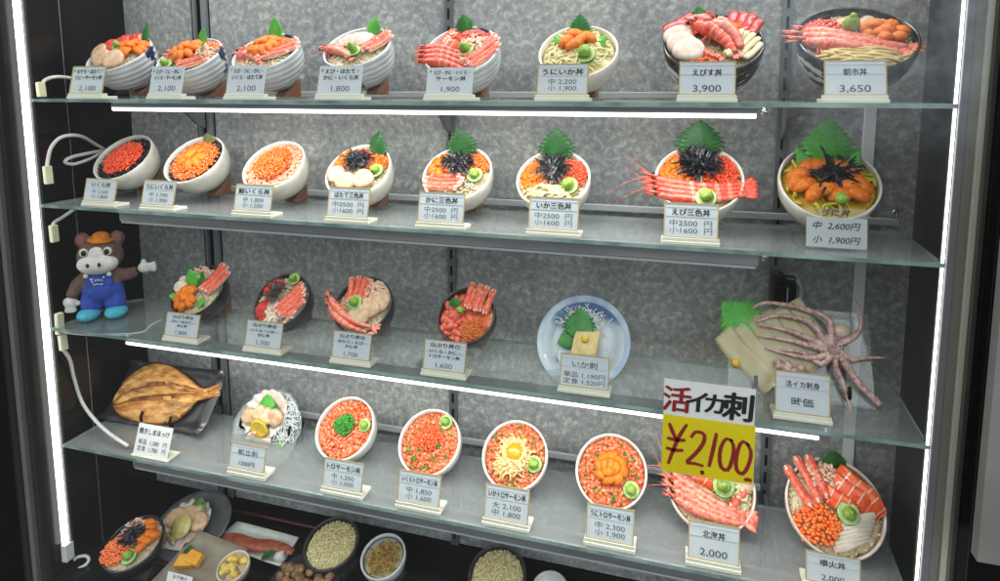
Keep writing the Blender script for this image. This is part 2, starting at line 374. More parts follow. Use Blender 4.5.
# shelves
def shelf(z, label, lit, x0, x1, haze, barh=.024):
    t = thing('glass_shelf', label, 'shelf', (-.49, (YF+YB)/2, z), group='glass shelves')
    inv = Matrix.Translation(-t.location)
    b = MB(); a0, a1 = -1.412, .409
    pts = [(a0, YF), (a1, YF), (a1+.010, YB-.03), (a1, YB), (a0+.03, YB), (a0+.004, YB-.03)]
    b.prism(pts, .007); 
    for k in range(len(b.f)): b.m[k] = 0 if k < 2 else 1
    g = b.build('glass_panel', [haze, GEDGE], None, False); g.location = (0, 0, z-.007); g.parent = t; g.matrix_parent_inverse = inv
    bar = box_obj('light_bar', (x0, 1.262, z-.0075-barh), (x1, 1.30, z-.0075), ALU if not lit else ALUD, None, .002); bar.parent = t; bar.matrix_parent_inverse = inv
    d = MB(); d.box(((x0+x1)/2, 1.2795, z-.0075-barh-.0022), (x1-x0-.008, .033, .0042)); dd = d.build('diffuser', LED if lit else mat('unlit_diffuser', '#a7abad', .35), bar, False)
    if lit: d = MB(); d.box(((x0+x1)/2, 1.2610, z-.0075-barh+.0005), (x1-x0-.008, .0016, .0055)); d.build('front_lens', LED, bar, False)
    for e, xx in ((0, x0-.010), (1, x1+.010)):
        c = MB(); c.tube([(xx-.005, 1.28, z-.016), (xx+.005, 1.28, z-.016)], .0045, 10); c.tube([(xx, 1.28, z-.0075), (xx, 1.28, z-.024)], .003, 8)
        o = c.build('clamp_screw', CHROME, None); o.parent = t; o.matrix_parent_inverse = inv
    for x in STD:
        b = MB(); b.prism([(YF+.07, -.009), (YW-.010, -.009), (YW-.010, -.080), (YW-.040, -.066), (YW-.075, -.034), (YF+.07, -.020)], .007, Matrix(((0, 0, 1, x-.002), (1, 0, 0, 0), (0, 1, 0, z), (0, 0, 0, 1))))
        o = b.build('bracket', ALUD, None, False); o.parent = t; o.matrix_parent_inverse = inv
    return t
shelf(Z1, 'topmost glass shelf seen edge on with lit bar below', True, -1.20, .135, GLASS, .014)
shelf(Z2, 'second glass shelf from the top with unlit grey bar below', False, -1.20, .145, GLASS, .022)
shelf(Z3, 'third glass shelf holding the soft toy with bright lit bar below', True, -1.21, .256, GLASS, .012)
shelf(Z4, 'lowest glass shelf holding the grilled fish with grey bar below', False, -1.215, .27, GLASSHAZE, .024)
# back rail of the second shelf
for z, x0, x1, lab in ((Z2, -1.12, .425, 'pale rail along the back of the second shelf with hooked end'), (Z1, -1.12, .10, 'thin pale rail at the back of the topmost shelf'), (Z4, -1.02, .2, 'grey rail at the back of the lowest glass shelf')):
    t = thing('support_rail', lab, 'rail', (x0, 1.512, z), group='rails at the back of shelves')
    b = MB(); b.box(((x1-x0)/2, 0, .009), (x1-x0, .008, .014)); bevel(b.build('bar', mat('pale_rail', '#b4b8ba', .35), t, False))
    if z == Z2:
        b = MB(); L = x1-x0; b.tube([(L-.004, 0, .016), (L-.003, 0, .028), (L-.006, -.003, .034), (L-.011, -.005, .033), (L-.013, -.006, .026)], .0025, 8); b.build('hook', CHROME, t)

# vertical light tubes
def tube_light(x, y, z0, z1, label, r=.0072):
    t = thing('light_tube', label, 'lamp', (x, y, z0), group='vertical light tubes at the cabinet sides')
    b = MB(); b.tube([(0, 0, .035), (0, 0, z1-z0)], r, 14); b.build('tube', LEDT, t)
    b = MB(); b.box((0, r+.005, (z1-z0)/2), (r*1.9, .006, z1-z0)); b.build('backing', GREYP, t, False)
    b = MB(); b.box((0, .004, .012), (r*2.2, .022, .045)); bevel(b.build('end_cap', WHITEP, t, False))
    return t
tube_light(-1.427, 1.246, -1.155, .58, 'bright vertical light tube inside the left cabinet frame')
tube_light(.4078, 1.2535, -1.30, .58, 'thin bright vertical light tube inside the right cabinet frame', .0020)

# ------------------------------------------------------------------ bowls
def bowl_profile(R, H, t=.0045, foot=.46, round_=.5):
    out = [(foot*R*.85, .0005), (foot*R, 0), (foot*R, .008), (foot*R*1.03, .010)]
    for k in range(1, 11):
        q = k/10; ang = q*math.pi/2
        r = foot*R*1.03+(R+t-foot*R*1.03)*(math.sin(ang)**(.9)*(1-round_)+round_*math.sin(ang)); z = .010+(H-.010)*(1-math.cos(ang)**.95) if q < 1 else H
        out.append((r, z if q < 1 else H))
    out.append((R+t*.6, H+.0018)); out.append((R, H+.0005))
    inn = []
    for k in range(9, 1, -1):
        q = k/10; ang = q*math.pi/2
        r = foot*R*1.03+(R+t-foot*R*1.03)*math.sin(ang)-t; z = .010+(H-.010)*(1-math.cos(ang)**.95)+t*.6
        inn.append((r, z))
    return out, inn
GROUPB = 'seafood rice bowls on display'
class Bowl: pass
def make_bowl(label, C, R, tau, H, style, zs, yaw=0, fill='rice', stand=True, short='', name='seafood_bowl', dome=.16, drop=.014, blk=True, na=0):
    B = Bowl(); B.R = R*.955; B.H = H; B.drop = drop; B.dome = dome*R
    rot = Euler((rad(tau), 0, rad(yaw))); axis = rot.to_matrix() @ V((0, 0, 1))
    base = C-axis*H
    B.t = t = thing(name, label, 'food bowl', base, rot, GROUPB)
    out, inn = bowl_profile(R-.004, H)
    b = MB(); nout = len(out)
    if style == 'ridged':
        def rf(i, a, r, z):
            if 3 < i < nout-2: r += .0016*math.sin(z*420+a*1.0)
            return r, z
        prof = []
        for i in range(len(out)-1):
            prof.append(out[i])
            if 3 <= i < nout-3:
                for k in (1, 2, 3): prof.append((out[i][0]+(out[i+1][0]-out[i][0])*k/4, out[i][1]+(out[i+1][1]-out[i][1])*k/4))
        prof.append(out[-1]); no = len(prof); nout2 = nout; prof += inn
        def rf(i, a, r, z):
            if 4 < i < no-3: r += .0012*math.sin(z*480+a*2)
            return r, z
        def mf(i, a):
            d = math.atan2(math.sin(a-B.na), math.cos(a-B.na))
            return 1 if (abs(d) < .16+.1*math.sin(i*.35) and i > no*.3) else 0
        B.na = na
        b.lathe(prof, 56, rf=rf, mi_fn=mf); b.build('bowl', [CERR, NAVY], t)
    else:
        ms = {'white': [CERW], 'ivory': [CERI], 'brush': [BRUSH, BLKL], 'black': [BLKL], 'char': [CHAR], 'pink': [CERP], 'grey': [mat('grey_glaze', '#c9ccca', .3, '#b5b9b8', 25)]}[style]
        if style == 'brush': b.lathe(out+inn, 56, mi_fn=lambda i, a: 1 if i >= nout-4 else 0)
        else: b.lathe(out+inn, 56, rf=(lambda i, a, r, z: (r+(.0007*math.sin(z*330+a*3) if 4 < i < nout-3 else 0), z)) if style == 'ivory' else None)
        b.build('bowl', ms, t)
    # filling
    fm = {'rice': RICE, 'nori': mat('nori_bed', '#15130f', .5, '#3a3020', 160), 'salmon': MINCE, 'flake': MINCEP, 'pale': RICEY, 'squid': SQUID, 'yellow': mat('yellow_bed', '#d9b32a', .4, '#b98f16', 120)}[fill]
    b = MB(); prof = [(B.R*(1-k/9), H-drop+B.dome*(1-(1-k/9)**2)*.9) for k in range(10)]
    prof[-1] = (.0005, prof[-1][1])
    off = random.random()*50
    b.lathe(prof, 40, rf=lambda i, a, r, z: (r, z+.0022*noise.noise(V((r*math.cos(a)*90+off, r*math.sin(a)*90, 0)))))
    B.S = lambda x, y, dz=0: V((x*B.R, y*B.R, H-drop+B.dome*(1-min(1, x*x+y*y))+dz))
    if fill == 'rice':
        for i in range(420):
            a = random.uniform(0, 6.3); q = math.sqrt(random.random())*.96; g = .055*B.R
            b.ell(B.S(q*math.cos(a), q*math.sin(a), random.uniform(0, .002)), (g*1.2, g*.55, g*.5), Euler((random.uniform(-.5, .5), random.uniform(-.6, .6), random.uniform(0, 6))), 6, 4)
    b.build('rice' if fill in ('rice', 'pale') else 'bed', fm, t)
    if stand: make_stand(base, rot, axis, zs, R, tau, short or label, blk)
    return B
def make_stand(base, rot, axis, zs, R, tau, short, blk=True):
    st = thing('display_stand', ('clear stand with brown block under the ' if blk else 'low clear stand under the ')+short, 'display stand', (base.x, base.y, zs), (0, 0, rot.z), 'clear stands under the bowls')
    fz = base.z-zs; T = rad(tau); c, s = math.cos(T), math.sin(T)
    h = R*.5
    d = V((0, c, s)); nrm = V((0, -s, c)); F = V((0, 0, fz))-nrm*.003
    y1, z1 = F.y-d.y*h, F.z-d.z*h; y2, z2 = F.y+d.y*h, F.z+d.z*h
    zb = max(.004, z1-.006)
    w = R*.34
    M = Matrix(((0, 0, 1, 0), (1, 0, 0, 0), (0, 1, 0, 0), (0, 0, 0, 1)))
    b = MB(); b.box((0, 0, 0), (R*1.1, h*2.1, .003), Matrix.Translation(F) @ Euler((T, 0, 0)).to_matrix().to_4x4()); b.build('cradle', ACRYL, st, False)
    b = MB()
    if zb > .008:
        for sx in (-1, 1): b.box((sx*R*.5, (y1+y2)/2, zb/2), (.0025, (y2-y1)*.95, zb))
    b.box((0, (y1+y2)/2, .0015), (R*1.25, (y2-y1)+.01, .003)); b.build('riser', ACRYL, st, False)
    if blk:
        b = MB(); b.prism([(y1, zb), (y2, zb), (y2, z2-.003), (y1, max(z1, zb+.002))], w, Matrix.Translation((-w/2+R*.22, 0, 0)) @ M); bevel(b.build('block', WOOD, st, False))

# ------------------------------------------------------------------ toppings (coordinates in bowl radii, y towards the back rim)
_ICO = None
def ico():
    global _ICO
    if _ICO is None:
        import bmesh
        bm = bmesh.new(); bmesh.ops.create_icosphere(bm, subdivisions=2, radius=1)
        _ICO = ([v.co.copy() for v in bm.verts], [tuple(v.index for v in f.verts) for f in bm.faces]); bm.free()
    return _ICO
def roe(B, c, r, m=ROE, k=.042, ang=0, name='salmon_roe', lift=.004, layers=True, n=None):
    b = MB(); vs, fs = ico(); rr = k*B.R; ca, sa = math.cos(ang), math.sin(ang)
    step = k*1.62; nx = int(r[0]/step)+1; ny = int(r[1]/(step*.87))+1
    for j in range(-ny, ny+1):
        for i in range(-nx, nx+1):
            x = (i+.5*(j % 2))*step+random.uniform(-.3, .3)*step; y = j*step*.87+random.uniform(-.3, .3)*step
            q = (x/r[0])**2+(y/r[1])**2
            if q > 1+random.uniform(-.12, .06): continue
            X, Y = c[0]+x*ca-y*sa, c[1]+x*sa+y*ca
            p = B.S(X, Y, lift+rr*.4+max(0, 1-q)*.006+random.uniform(-.4, .7)*rr); g = rr*random.uniform(.86, 1.1)
            b.add([p+v*g for v in vs], fs)
    return b.build(name, m, B.t)
def mince(B, c, r, m=MINCE, k=.085, name='minced_salmon', lift=.002, hole=0):
    b = MB(); step = k*1.15; nx = int(r[0]/step)+1; ny = int(r[1]/step)+1
    for j in range(-ny, ny+1):
        for i in range(-nx, nx+1):
            x = (i+random.uniform(-.4, .4))*step; y = (j+random.uniform(-.4, .4))*step
            if (x/r[0])**2+(y/r[1])**2 > 1 or (hole and x*x+y*y < hole*hole): continue
            g = k*B.R*random.uniform(.7, 1.15)
            b.ell(B.S(c[0]+x, c[1]+y, lift+random.uniform(-.001, .003)), (g*1.25, g*.75, g*.6), Euler((random.uniform(-.5, .5), random.uniform(-.5, .5), random.uniform(0, 6))), 7, 5, nz=.35)
    return b.build(name, m, B.t)
def uni(B, spots, m=UNI, L=.42, w=.15, name='sea_urchin', lift=.008):
    b = MB()
    for s in spots:
        x, y, a = s[:3]; k = s[3] if len(s) > 3 else 1
        pts = []; n = 9; bend = random.uniform(-.25, .25)
        for i in range(n):
            q = i/(n-1)-.5
            px = q*L*k; py = bend*(.25-q*q)*L*k
            p = B.S(x+px*math.cos(a)-py*math.sin(a), y+px*math.sin(a)+py*math.cos(a), lift+.006*(1-4*q*q)*k)
            pts.append(p)
        prof = [.35, .72, .92, 1, 1.02, 1, .92, .72, .38]
        b.tube(pts, [w*B.R*k*q*random.uniform(.93, 1.07) for q in prof], 10, .72, up=(0, 0, 1), jit=.10)
    return b.build(name, m, B.t)
def ring_uni(B, c, n, r, m=UNI, L=.4, w=.14, extra=True, **kw):
    sp = []
    for i in range(n):
        a = 2*math.pi*i/n+random.uniform(-.2, .2); sp.append((c[0]+r*math.cos(a), c[1]+r*math.sin(a), a+random.uniform(-.3, .3)+kw.get('turn', 0)))
    o = uni(B, sp, m, L, w)
    if extra: uni(B, [(c[0]+random.uniform(-.1, .1), c[1]+random.uniform(-.1, .1), random.uniform(0, 3)) for _ in range(3)], m, L*.85, w*.95, lift=.014)
    return o
def slab(b, P, L, w, th, R3, bend=.0, stripes=0, mi=0, mi2=1, nseg=30, taper=.75):
    stripes = stripes*2+1 if stripes else 0
    """a soft slice: length L along local x, width w along y; striped across if asked"""
    vs = []; ny = 6
    for i in range(nseg+1):
        q = i/nseg-.5; e = (1-abs(2*q)**4*(1-taper))
        for s in (1, -1):
            for j in range(ny+1):
                v = j/ny-.5; z = bend*(.25-q*q)*4*.25*L+s*th/2*(1-abs(2*v)**4*.8)*(1-abs(2*q)**6*.8)
                vs.append(P+R3 @ V((q*L, v*w*e+.04*w*math.sin(q*9), z)))
    fs = []; ms = []; row = 2*(ny+1)
    for i in range(nseg):
        st = stripes and (i % stripes == stripes-1)
        for j in range(ny):
            a = i*row+j; fs.append((a, a+row, a+row+1, a+1)); ms.append(mi2 if st else mi)
            a = i*row+ny+1+j; fs.append((a, a+1, a+row+1, a+row)); ms.append(mi2 if st else mi)
        for a, c in ((i*row, i*row+ny+1), (i*row+ny, i*row+2*ny+1)):
            fs.append((a, c, c+row, a+row)); ms.append(mi)
    for i in (0, nseg): fs.append(tuple(i*row+j for j in range(ny+1))+tuple(i*row+ny+1+j for j in range(ny, -1, -1))); ms.append(mi)
    base = len(b.m); b.add(vs, fs); b.m[base:] = ms
def slices(B, spots, m=(SALM, SALMW), L=.8, w=.34, th=.09, stripes=3, tiltx=.5, tilty=0, bend=.3, name='salmon_slice', lift=.008):
    b = MB()
    for s in spots:
        x, y, a = s[:3]; k = s[3] if len(s) > 3 else 1
        R3 = Euler((0, 0, a)).to_matrix() @ Euler((tiltx, tilty, 0)).to_matrix()
        slab(b, B.S(x, y, lift), L*B.R*k, w*B.R*k, th*B.R, R3, bend, stripes)
    return b.build(name, list(m), B.t)
def crab(B, ends, w=.085, m=(CRABR, CRABW), name='crab_leg', lift=.006):
    """peeled crab leg sticks from p to q (x, y, height)"""
    b = MB()
    for e in ends:
        p = B.S(e[0], e[1], lift+(e[4] if len(e) > 4 else 0)); q = B.S(e[2], e[3], lift+(e[5] if len(e) > 5 else 0))
        n = 10; pts = []; side = V((-(q-p).y, (q-p).x, 0)).normalized()
        bnd = random.uniform(-.05, .05)*(q-p).length
        for i in range(n+1):
            t = i/n; pts.append(p.lerp(q, t)+side*bnd*4*t*(1-t)+V((0, 0, .10*w*B.R*math.sin(t*9))))
        prof = [w*B.R*k for k in (.75, 1, 1.05, 1.02, 1.0, .97, .95, .95, .98, 1.02, .7)]
        b.tube(pts, prof, 10, .62, up=(0, 0, 1), mi_fn=lambda i, j: 1 if j in (2, 3, 4, 5, 6, 7) or i in (0, 9) and j % 2 else 0, jit=.07)
    return b.build(name, list(m), B.t)
def shrimp(B, H_, T_, w=.12, bend=.15, ant=.9, m=SHR, name='shrimp', lift=.010, hl=0, tl=0, fan=True, side=1):
    """whole prawn from the head H_ to the tail T_, bowing sideways"""
    b = MB(); p = B.S(*H_, lift+hl); q = B.S(*T_, lift+tl); d = q-p; L = d.length; dn = d.normalized()
    up = V((0, 0, 1)); sd = up.cross(dn).normalized()*side; n = 22; pts = []; rs = []
    for i in range(n+1):
        t = i/n; pts.append(p+d*t+sd*bend*L*4*t*(1-t)+up*(.03*L*math.sin(math.pi*t)))
        if t < .3: r = .45+.75*(t/.3)**.6
        else:
            r = 1.2-.75*((t-.3)/.7); r *= 1+.07*math.sin((t-.3)/.7*6.5*2*math.pi)
        rs.append(w*B.R*max(.12, r)*.85)
    b.tube(pts, rs, 10, .95, up=(0, 0, 1), mi_fn=lambda i, j: 2 if (i > 7 and (i % 3 == 0) or j in (4, 5)) else 0)
    hd = (pts[0]-pts[3]).normalized()
    # horn, feelers, legs, eyes, tail fan
    b.tube([pts[1]+up*w*B.R*.5, pts[0]+hd*.16*L+up*w*B.R*.6], [w*B.R*.3, w*B.R*.04], 6)
    for k in range(5):
        a = (k-2)*.22; v = (hd+sd*a+up*random.uniform(-.25, .3)).normalized(); l = L*.16*random.uniform(.7, 1.25)
        b.tube([pts[0]-hd*.02*L, pts[0]+v*l*.6, pts[0]+v*l+up*random.uniform(-.003, .002)], [w*B.R*.22, w*B.R*.12, w*B.R*.03], 5)
    for k in range(2 if ant else 0):
        v = (hd+sd*(k-.5)*.9+up*.25).normalized(); l = L*ant; pp = []
        for i in range(9):
            t = i/8; pp.append(pts[0]+v*l*t+sd*(k-.5)*l*.5*t*t-up*l*.45*t*t+hd*.0)
        b.tube(pp, [.0009*(1-.6*i/8) for i in range(9)], 4)
    for k in range(7):
        t = 3+k*1.1; pt = pts[int(t)]; v = (-up*.3+sd*random.choice((-1, 1))+hd*random.uniform(-.2, .5)).normalized()
        b.tube([pt, pt+v*w*B.R*1.5, pt+v*w*B.R*2.1-up*w*B.R*.8], [w*B.R*.14, w*B.R*.10, w*B.R*.04], 4)
    if fan:
        td = (pts[-1]-pts[-3]).normalized()
        for a in (-.55, 0, .55):
            v = (td+sd*a+up*.12).normalized(); rt = v.to_track_quat('X', 'Z').to_matrix()
            b.ell(pts[-1]+v*L*.07, (L*.10, L*.035, L*.008), rt, 8, 5)
    for k in (-1, 1): b.ell(pts[0]+sd*k*w*B.R*.55+up*w*B.R*.45+hd*.01*L, (w*B.R*.22,)*3, None, 8, 6, mi=1)
    return b.build(name, [m, EYE, mat('pale_shell_band', '#ea957c', .35, '#e07d66', 140, coat=.3)], B.t)
def scallop(B, spots, r=.26, th=.12, m=SCAL, name='scallop_slice', lift=.008, tilt=.45):
    b = MB()
    for s in spots:
        x, y = s[:2]; a = s[2] if len(s) > 2 else 0; k = s[3] if len(s) > 3 else 1
        rr = r*B.R*k; t = th*B.R
        prof = [(.001, t*.5), (rr*.6, t*.52), (rr*.88, t*.45), (rr, t*.2), (rr, -t*.2), (rr*.9, -t*.5), (.001, -t*.5)][::-1]
        M = Matrix.Translation(B.S(x, y, lift+t*.4)) @ Euler((0, 0, a)).to_matrix().to_4x4() @ Euler((tilt, 0, 0)).to_matrix().to_4x4() @ Matrix.Diagonal((1.08, .95, 1, 1))
        ph = random.random()*6
        b.lathe(prof, 24, M, rf=lambda i, q, R_, z: (R_*(1+.04*math.sin(3*q+ph)), z))
    return b.build(name, m, B.t)
def leaf_mesh(b, base, tip_dir, width_dir, L, w, M=None, mi=0, teeth=8, curl=.12, nz=V((0, 0, 1))):
    t_ = tip_dir.normalized(); s_ = (width_dir-t_*width_dir.dot(t_)).normalized(); n_ = t_.cross(s_)
    rows = teeth*4; cols = 8; vs = []
    for i in range(rows+1):
        q = i/rows
        hw = w*(math.sin(math.pi*min(1, (q*.92+.06))**.80)**.85)*(1-.35*q)
        tooth = 1+.34*((3-i % 4)/3-.35)*(1 if 0 < q < 1 else 0)
        for j in range(-cols//2, cols//2+1):
            v = j/(cols/2); e = hw*v*(tooth if abs(v) == 1 else 1)
            lift_ = abs(v)*hw*.25+curl*L*q*q
            fw = (L*.06*abs(v) if abs(v) < 1 else L*(.06+.015*((i % 4)/3)))
            vs.append(base+t_*(q*L*.96+fw*(1-q))+s_*e+n_*lift_)
    fs = []; c1 = cols+1
    for i in range(rows):
        for j in range(cols): a = i*c1+j; fs.append((a, a+1, a+c1+1, a+c1))
    base_ = len(b.m); b.add(vs, fs, mi, M)
    for i in range(rows):
        for j in range(cols):
            if (i+(j if j < 4 else 7-j)) % 4 == 0 or j in (3, 4) and i % 2: b.m[base_+i*cols+j] = 1
def leaf(B, x, y, dx, dy, dz, L=.9, w=.36, m=LEAF, name='shiso_leaf', roll=0, lift=.006):
    b = MB(); d = V((dx, dy, dz)); wd = d.cross(V((0, 0, 1)))
    leaf_mesh(b, B.S(x, y, lift), d, wd, L*B.R, w*B.R)
    o = b.build(name, [m, VEIN[m.name]], B.t); s = o.modifiers.new('thickness', 'SOLIDIFY'); s.thickness = .0009; return o
def nori(B, c, r, n=70, L=.46, w=.026, name='nori_strips', lift=.018, m=NORI, spike=.5):
    b = MB()
    for k in range(int(n*1.15)):
        a = random.uniform(0, 2*math.pi); q = math.sqrt(random.random())*.70
        x, y = c[0]+r[0]*q*math.cos(a), c[1]+r[1]*q*math.sin(a); d = a+random.gauss(0, .55); l = L*random.uniform(.6, 1.15)
        p = B.S(x, y, lift+random.uniform(0, .010)*(1.3-q)); dirv = V((math.cos(d), math.sin(d), random.uniform(-.25, spike))).normalized()
        kk = V((random.uniform(-.3, .3), random.uniform(-.3, .3), random.uniform(-.35, .1)))
        pts = [p-dirv*l*B.R*.5+kk*l*B.R*.15, p, p+dirv*l*B.R*.5+kk*l*B.R*.3]
        pts = [pts[0], pts[0].lerp(pts[1], .5)+V((0, 0, .001)), pts[1], pts[1].lerp(pts[2], .5)+V((0, 0, .001)), pts[2]]
        b.tube(pts, [w*B.R*.6]+[w*B.R]*3+[w*B.R*.5], 4, .16)
    return b.build(name, m, B.t, False)
def wasabi(B, x, y, k=1, cone=False, slice_=True, lift=.012, tilt=.35):
    M = Matrix.Translation(B.S(x, y, lift)) @ Euler((tilt*.4, 0, 0)).to_matrix().to_4x4(); r = .17*B.R*k
    b = MB(); b.ell((0, 0, r*.55), (r*.72, r*.68, r*(.95 if cone else .7)), None, 12, 8, M, nz=.35)
    if cone: b.ell((0, 0, r*1.15), (r*.38, r*.36, r*.6), None, 10, 6, M, nz=.2)
    w = b.build('wasabi', WASA, B.t)
    if slice_:
        b = MB(); b.lathe([(.0006, -r*.12), (r*1.12, -r*.12), (r*1.15, 0), (r*1.1, r*.12), (r*1.0, r*.13), (.0006, r*.13)], 24, M, mi_fn=lambda i, a: 1 if 1 <= i <= 2 else 0)
        b.build('cucumber_slice', [CUKE, CUKES], w)
    return w
def strands(B, c, r, n=40, L=.8, ang=0, m=SQUID, w=.03, name='squid_strips', lift=.006, spread=.25, wave=.06):
    b = MB()
    for k in range(n):
        a0 = random.uniform(0, 6.3); q = math.sqrt(random.random())
        x, y = c[0]+r[0]*q*math.cos(a0), c[1]+r[1]*q*math.sin(a0); a = ang+random.gauss(0, spread); l = L*random.uniform(.6, 1.1); ph = random.uniform(0, 6); pts = []
        dz = random.uniform(0, .008)
        for i in range(8):
            t = i/7-.5; ox = wave*math.sin(t*6+ph)
            X = x+t*l*math.cos(a)-ox*math.sin(a); Y = y+t*l*math.sin(a)+ox*math.cos(a); rr = math.hypot(X, Y)
            if rr > .97: X, Y = X/rr*.97, Y/rr*.97
            pts.append(B.S(X, Y, lift+dz+.004*math.sin(t*5+ph)))
        b.tube(pts, w*B.R*random.uniform(.75, 1.1), 5)
    return b.build(name, m, B.t)
def grains(B, c, r, n=200, m=RICE, name='rice_grains', lift=.002, k=.05):
    b = MB()
    for i in range(n):
        a = random.uniform(0, 6.3); q = math.sqrt(random.random()); x, y = c[0]+r[0]*q*math.cos(a), c[1]+r[1]*q*math.sin(a)
        if x*x+y*y > .95: continue
        b.ell(B.S(x, y, lift+random.uniform(0, .002)), (k*B.R*1.2, k*B.R*.55, k*B.R*.5), Euler((random.uniform(-.5, .5), random.uniform(-.6, .6), random.uniform(0, 6))), 6, 4)
    return b.build(name, m, B.t)
def onions(B, c, r, n=60, m=ONION, k=.045, lift=.012, name='chopped_onion', heap=.006):
    b = MB()
    for i in range(n):
        a = random.uniform(0, 6.3); q = math.sqrt(random.random()); x, y = c[0]+r[0]*q*math.cos(a), c[1]+r[1]*q*math.sin(a); g = k*B.R*random.uniform(.7, 1.25)
        M = Matrix.Translation(B.S(x, y, lift+heap*(1-q)+random.uniform(0, .002))) @ Euler((random.uniform(-1, 1), random.uniform(-1, 1), 0)).to_matrix().to_4x4()
        b.lathe([(g*.55, -g*.4), (g, -g*.4), (g, g*.4), (g*.55, g*.4), (g*.55, -g*.39)], 9, M)
    return b.build(name, m, B.t)
def flakes(B, c, r, n=60, m=FLAKE, name='crab_flakes', lift=.006, L=.22, w=.035):
    return strands(B, c, r, n, L, random.random()*3, m, w, name, lift, 1.2, .02)

# ------------------------------------------------------------------ price cards
def card(label, cx, yb, zs, w, h, lines, gold=True, tilt=15, yaw=0, paper=None, clearcard=False, base=.012, hand=False):
    """lines: (text, centre height as a share, size share, width share, bold, ink)"""
    t = thing('price_card', label, 'price card', (cx, yb, zs), (0, 0, rad(yaw)), 'price cards on the shelves')
    b = MB(); bw = w+.004
    if not clearcard:
        b.box((0, .016, base*.25), (bw+.003, .040, base*.5)); b.box((0, .005, base*.75), (bw, .014, base*.5)); bevel(b.build('base', CREAM if gold else ACRYL if False else CREAM, t, False), .0008)
    else:
        b.box((0, .02, .0015), (bw, .05, .003)); b.build('base', ACRYL, t, False)
        base = .003
    hh = h-base
    M = Matrix.Translation((0, 0, base)) @ Euler((rad(90-tilt), 0, 0)).to_matrix().to_4x4()
    b = MB(); b.box((0, hh/2, -.0022), (w, hh, .002), M); b.build('holder', ACRYL, t, False)
    ph = hh if not clearcard else hh*.76
    b = MB(); b.box((0, ph/2, -.0006), (w*.985, ph*.985, .001), M); b.build('paper', paper or PAPER, t, False)
    e = .0016
    b = MB()
    if gold:
        for sx in (-1, 1): b.box((sx*(w/2-e/2), hh/2, 0), (e, hh, .0016), M)
        for yy in (e/2, hh-e/2): b.box((0, yy, 0), (w-2*e-.0002, e, .0016), M)
        b.build('border', GOLD, t, False)
        b = MB(); b.box((0, hh*.60, .0001), (w*.94, .0007, .0006), M); b.box((0, hh*.86, .0001), (w*.94, .0005, .0006), M); b.build('rule', mat('grey_rule', '#9aa2a8', .6), t, False)
    b = MB(); ML = M @ Matrix.Translation((0, 0, .0004))
    for ln in lines:
        body, cy, sz, wd = ln[:4]; bold = ln[4] if len(ln) > 4 else .012; dx = ln[5] if len(ln) > 5 else 0
        text_into(b, body, dx*w, cy*hh, sz*hh, wd*w, bold, 0 if bold > .012 or hand else 1, ML, .25 if hand else 0)
    b.build('lettering', [INK, INKG], t, False)
    return t
def card_px(label, uc, vb, wpx, vt, zs, lines, Y=None, **kw):
    if Y is None: Y = min(1.32, max(1.262, on(uc, vb, zs).y))
    p = at(uc, vb, Y); a, b = at(uc-wpx/2, vb, Y), at(uc+wpx/2, vb, Y)
    tl = rad(kw.get('tilt', 15))
    h = .06
    for _ in range(4): h = (at(uc, vt, Y+h*math.sin(tl)).z-zs)/math.cos(tl)
    return card(label, p.x, Y, zs, (b-a).x, h, lines, **kw)
def two(name, a, b): return [(name, .73, .21, .84, .034), (a, .42, .205, .66, -.004), (b, .21, .205, .66, -.004)]
def yen3(name): return [(name, .73, .21, .70, .034), ('中2500  円', .42, .205, .80, -.004), ('小1600  円', .21, .205, .80, -.004)]
def multi(no, l1, l2, price): return [(no, .84, .15, .07, .0, -.42), (l1, .80, .18, .76, .03, .03), (l2, .58, .18, .80, .03, .02), (price, .20, .27, .64, -.004, .03)]
def yamaburi(no, l1, l2, price): return [('山ぶり丼'+no, .83, .17, .86, .03), (l1, .63, .14, .72, .028), (l2, .46, .14, .72, .028), (price, .18, .23, .60, -.004)]

# ------------------------------------------------------------------ top shelf
YC = 1.375
pi = math.pi
B = make_bowl('white ridged bowl with tuna, three pale scallops and sea urchin', at(119, 54, YC), .076, 36, .085, 'ridged', Z1, short='tuna and scallop bowl', na=.2, dome=.24)
slices(B, [(-.62, .42, 1.0), (-.28, .66, .7), (.06, .78, .35)], (TUNA, mat('tuna_pale', '#d4685c', .35)), .62, .5, .16, 4, .3, bend=.5, name='tuna_slice')
ring_uni(B, (.52, .22), 9, .30, L=.40, w=.125)
scallop(B, [(-.62, -.14, -.5, 1.05), (-.22, -.48, -.1, 1.0), (.34, -.54, .2, 1.05)], .33, .10, lift=.012, tilt=.48)
leaf(B, .28, .72, .35, .5, .7, .75, .36, LEAF); wasabi(B, .02, .12, .95)
B = make_bowl('white ridged bowl with shrimp at the left, sea urchin heap and orange roe behind', at(189, 56, YC), .075, 36, .085, 'ridged', Z1, short='second bowl of the top shelf', na=.3, dome=.24)
roe(B, (.45, .55), (.42, .35), ROEO); flakes(B, (.62, .12), (.3, .3), 50)
shrimp(B, (-1.0, .28), (.1, -.55), .17, .10, .0, SHR); shrimp(B, (-.98, .05), (.2, -.75), .17, .10, .0, SHR)
crab(B, [(.05, -.62, .85, .05, .004, .008), (.2, -.75, .92, -.15, .004, .006)], .1)
ring_uni(B, (-.08, .12), 10, .36, L=.46, w=.14); leaf(B, .1, .55, .2, .4, .8, .6, .3, LEAFB); leaf(B, .4, .1, .5, .2, .8, .5, .26, LEAFB); wasabi(B, -.38, -.62, 1.1)
B = make_bowl('white ridged bowl with sea urchin between shrimp heads and crab sticks, leaf spike upright', at(266, 52, YC), .076, 36, .085, 'ridged', Z1, short='third bowl of the top shelf', na=1.2, dome=.22)
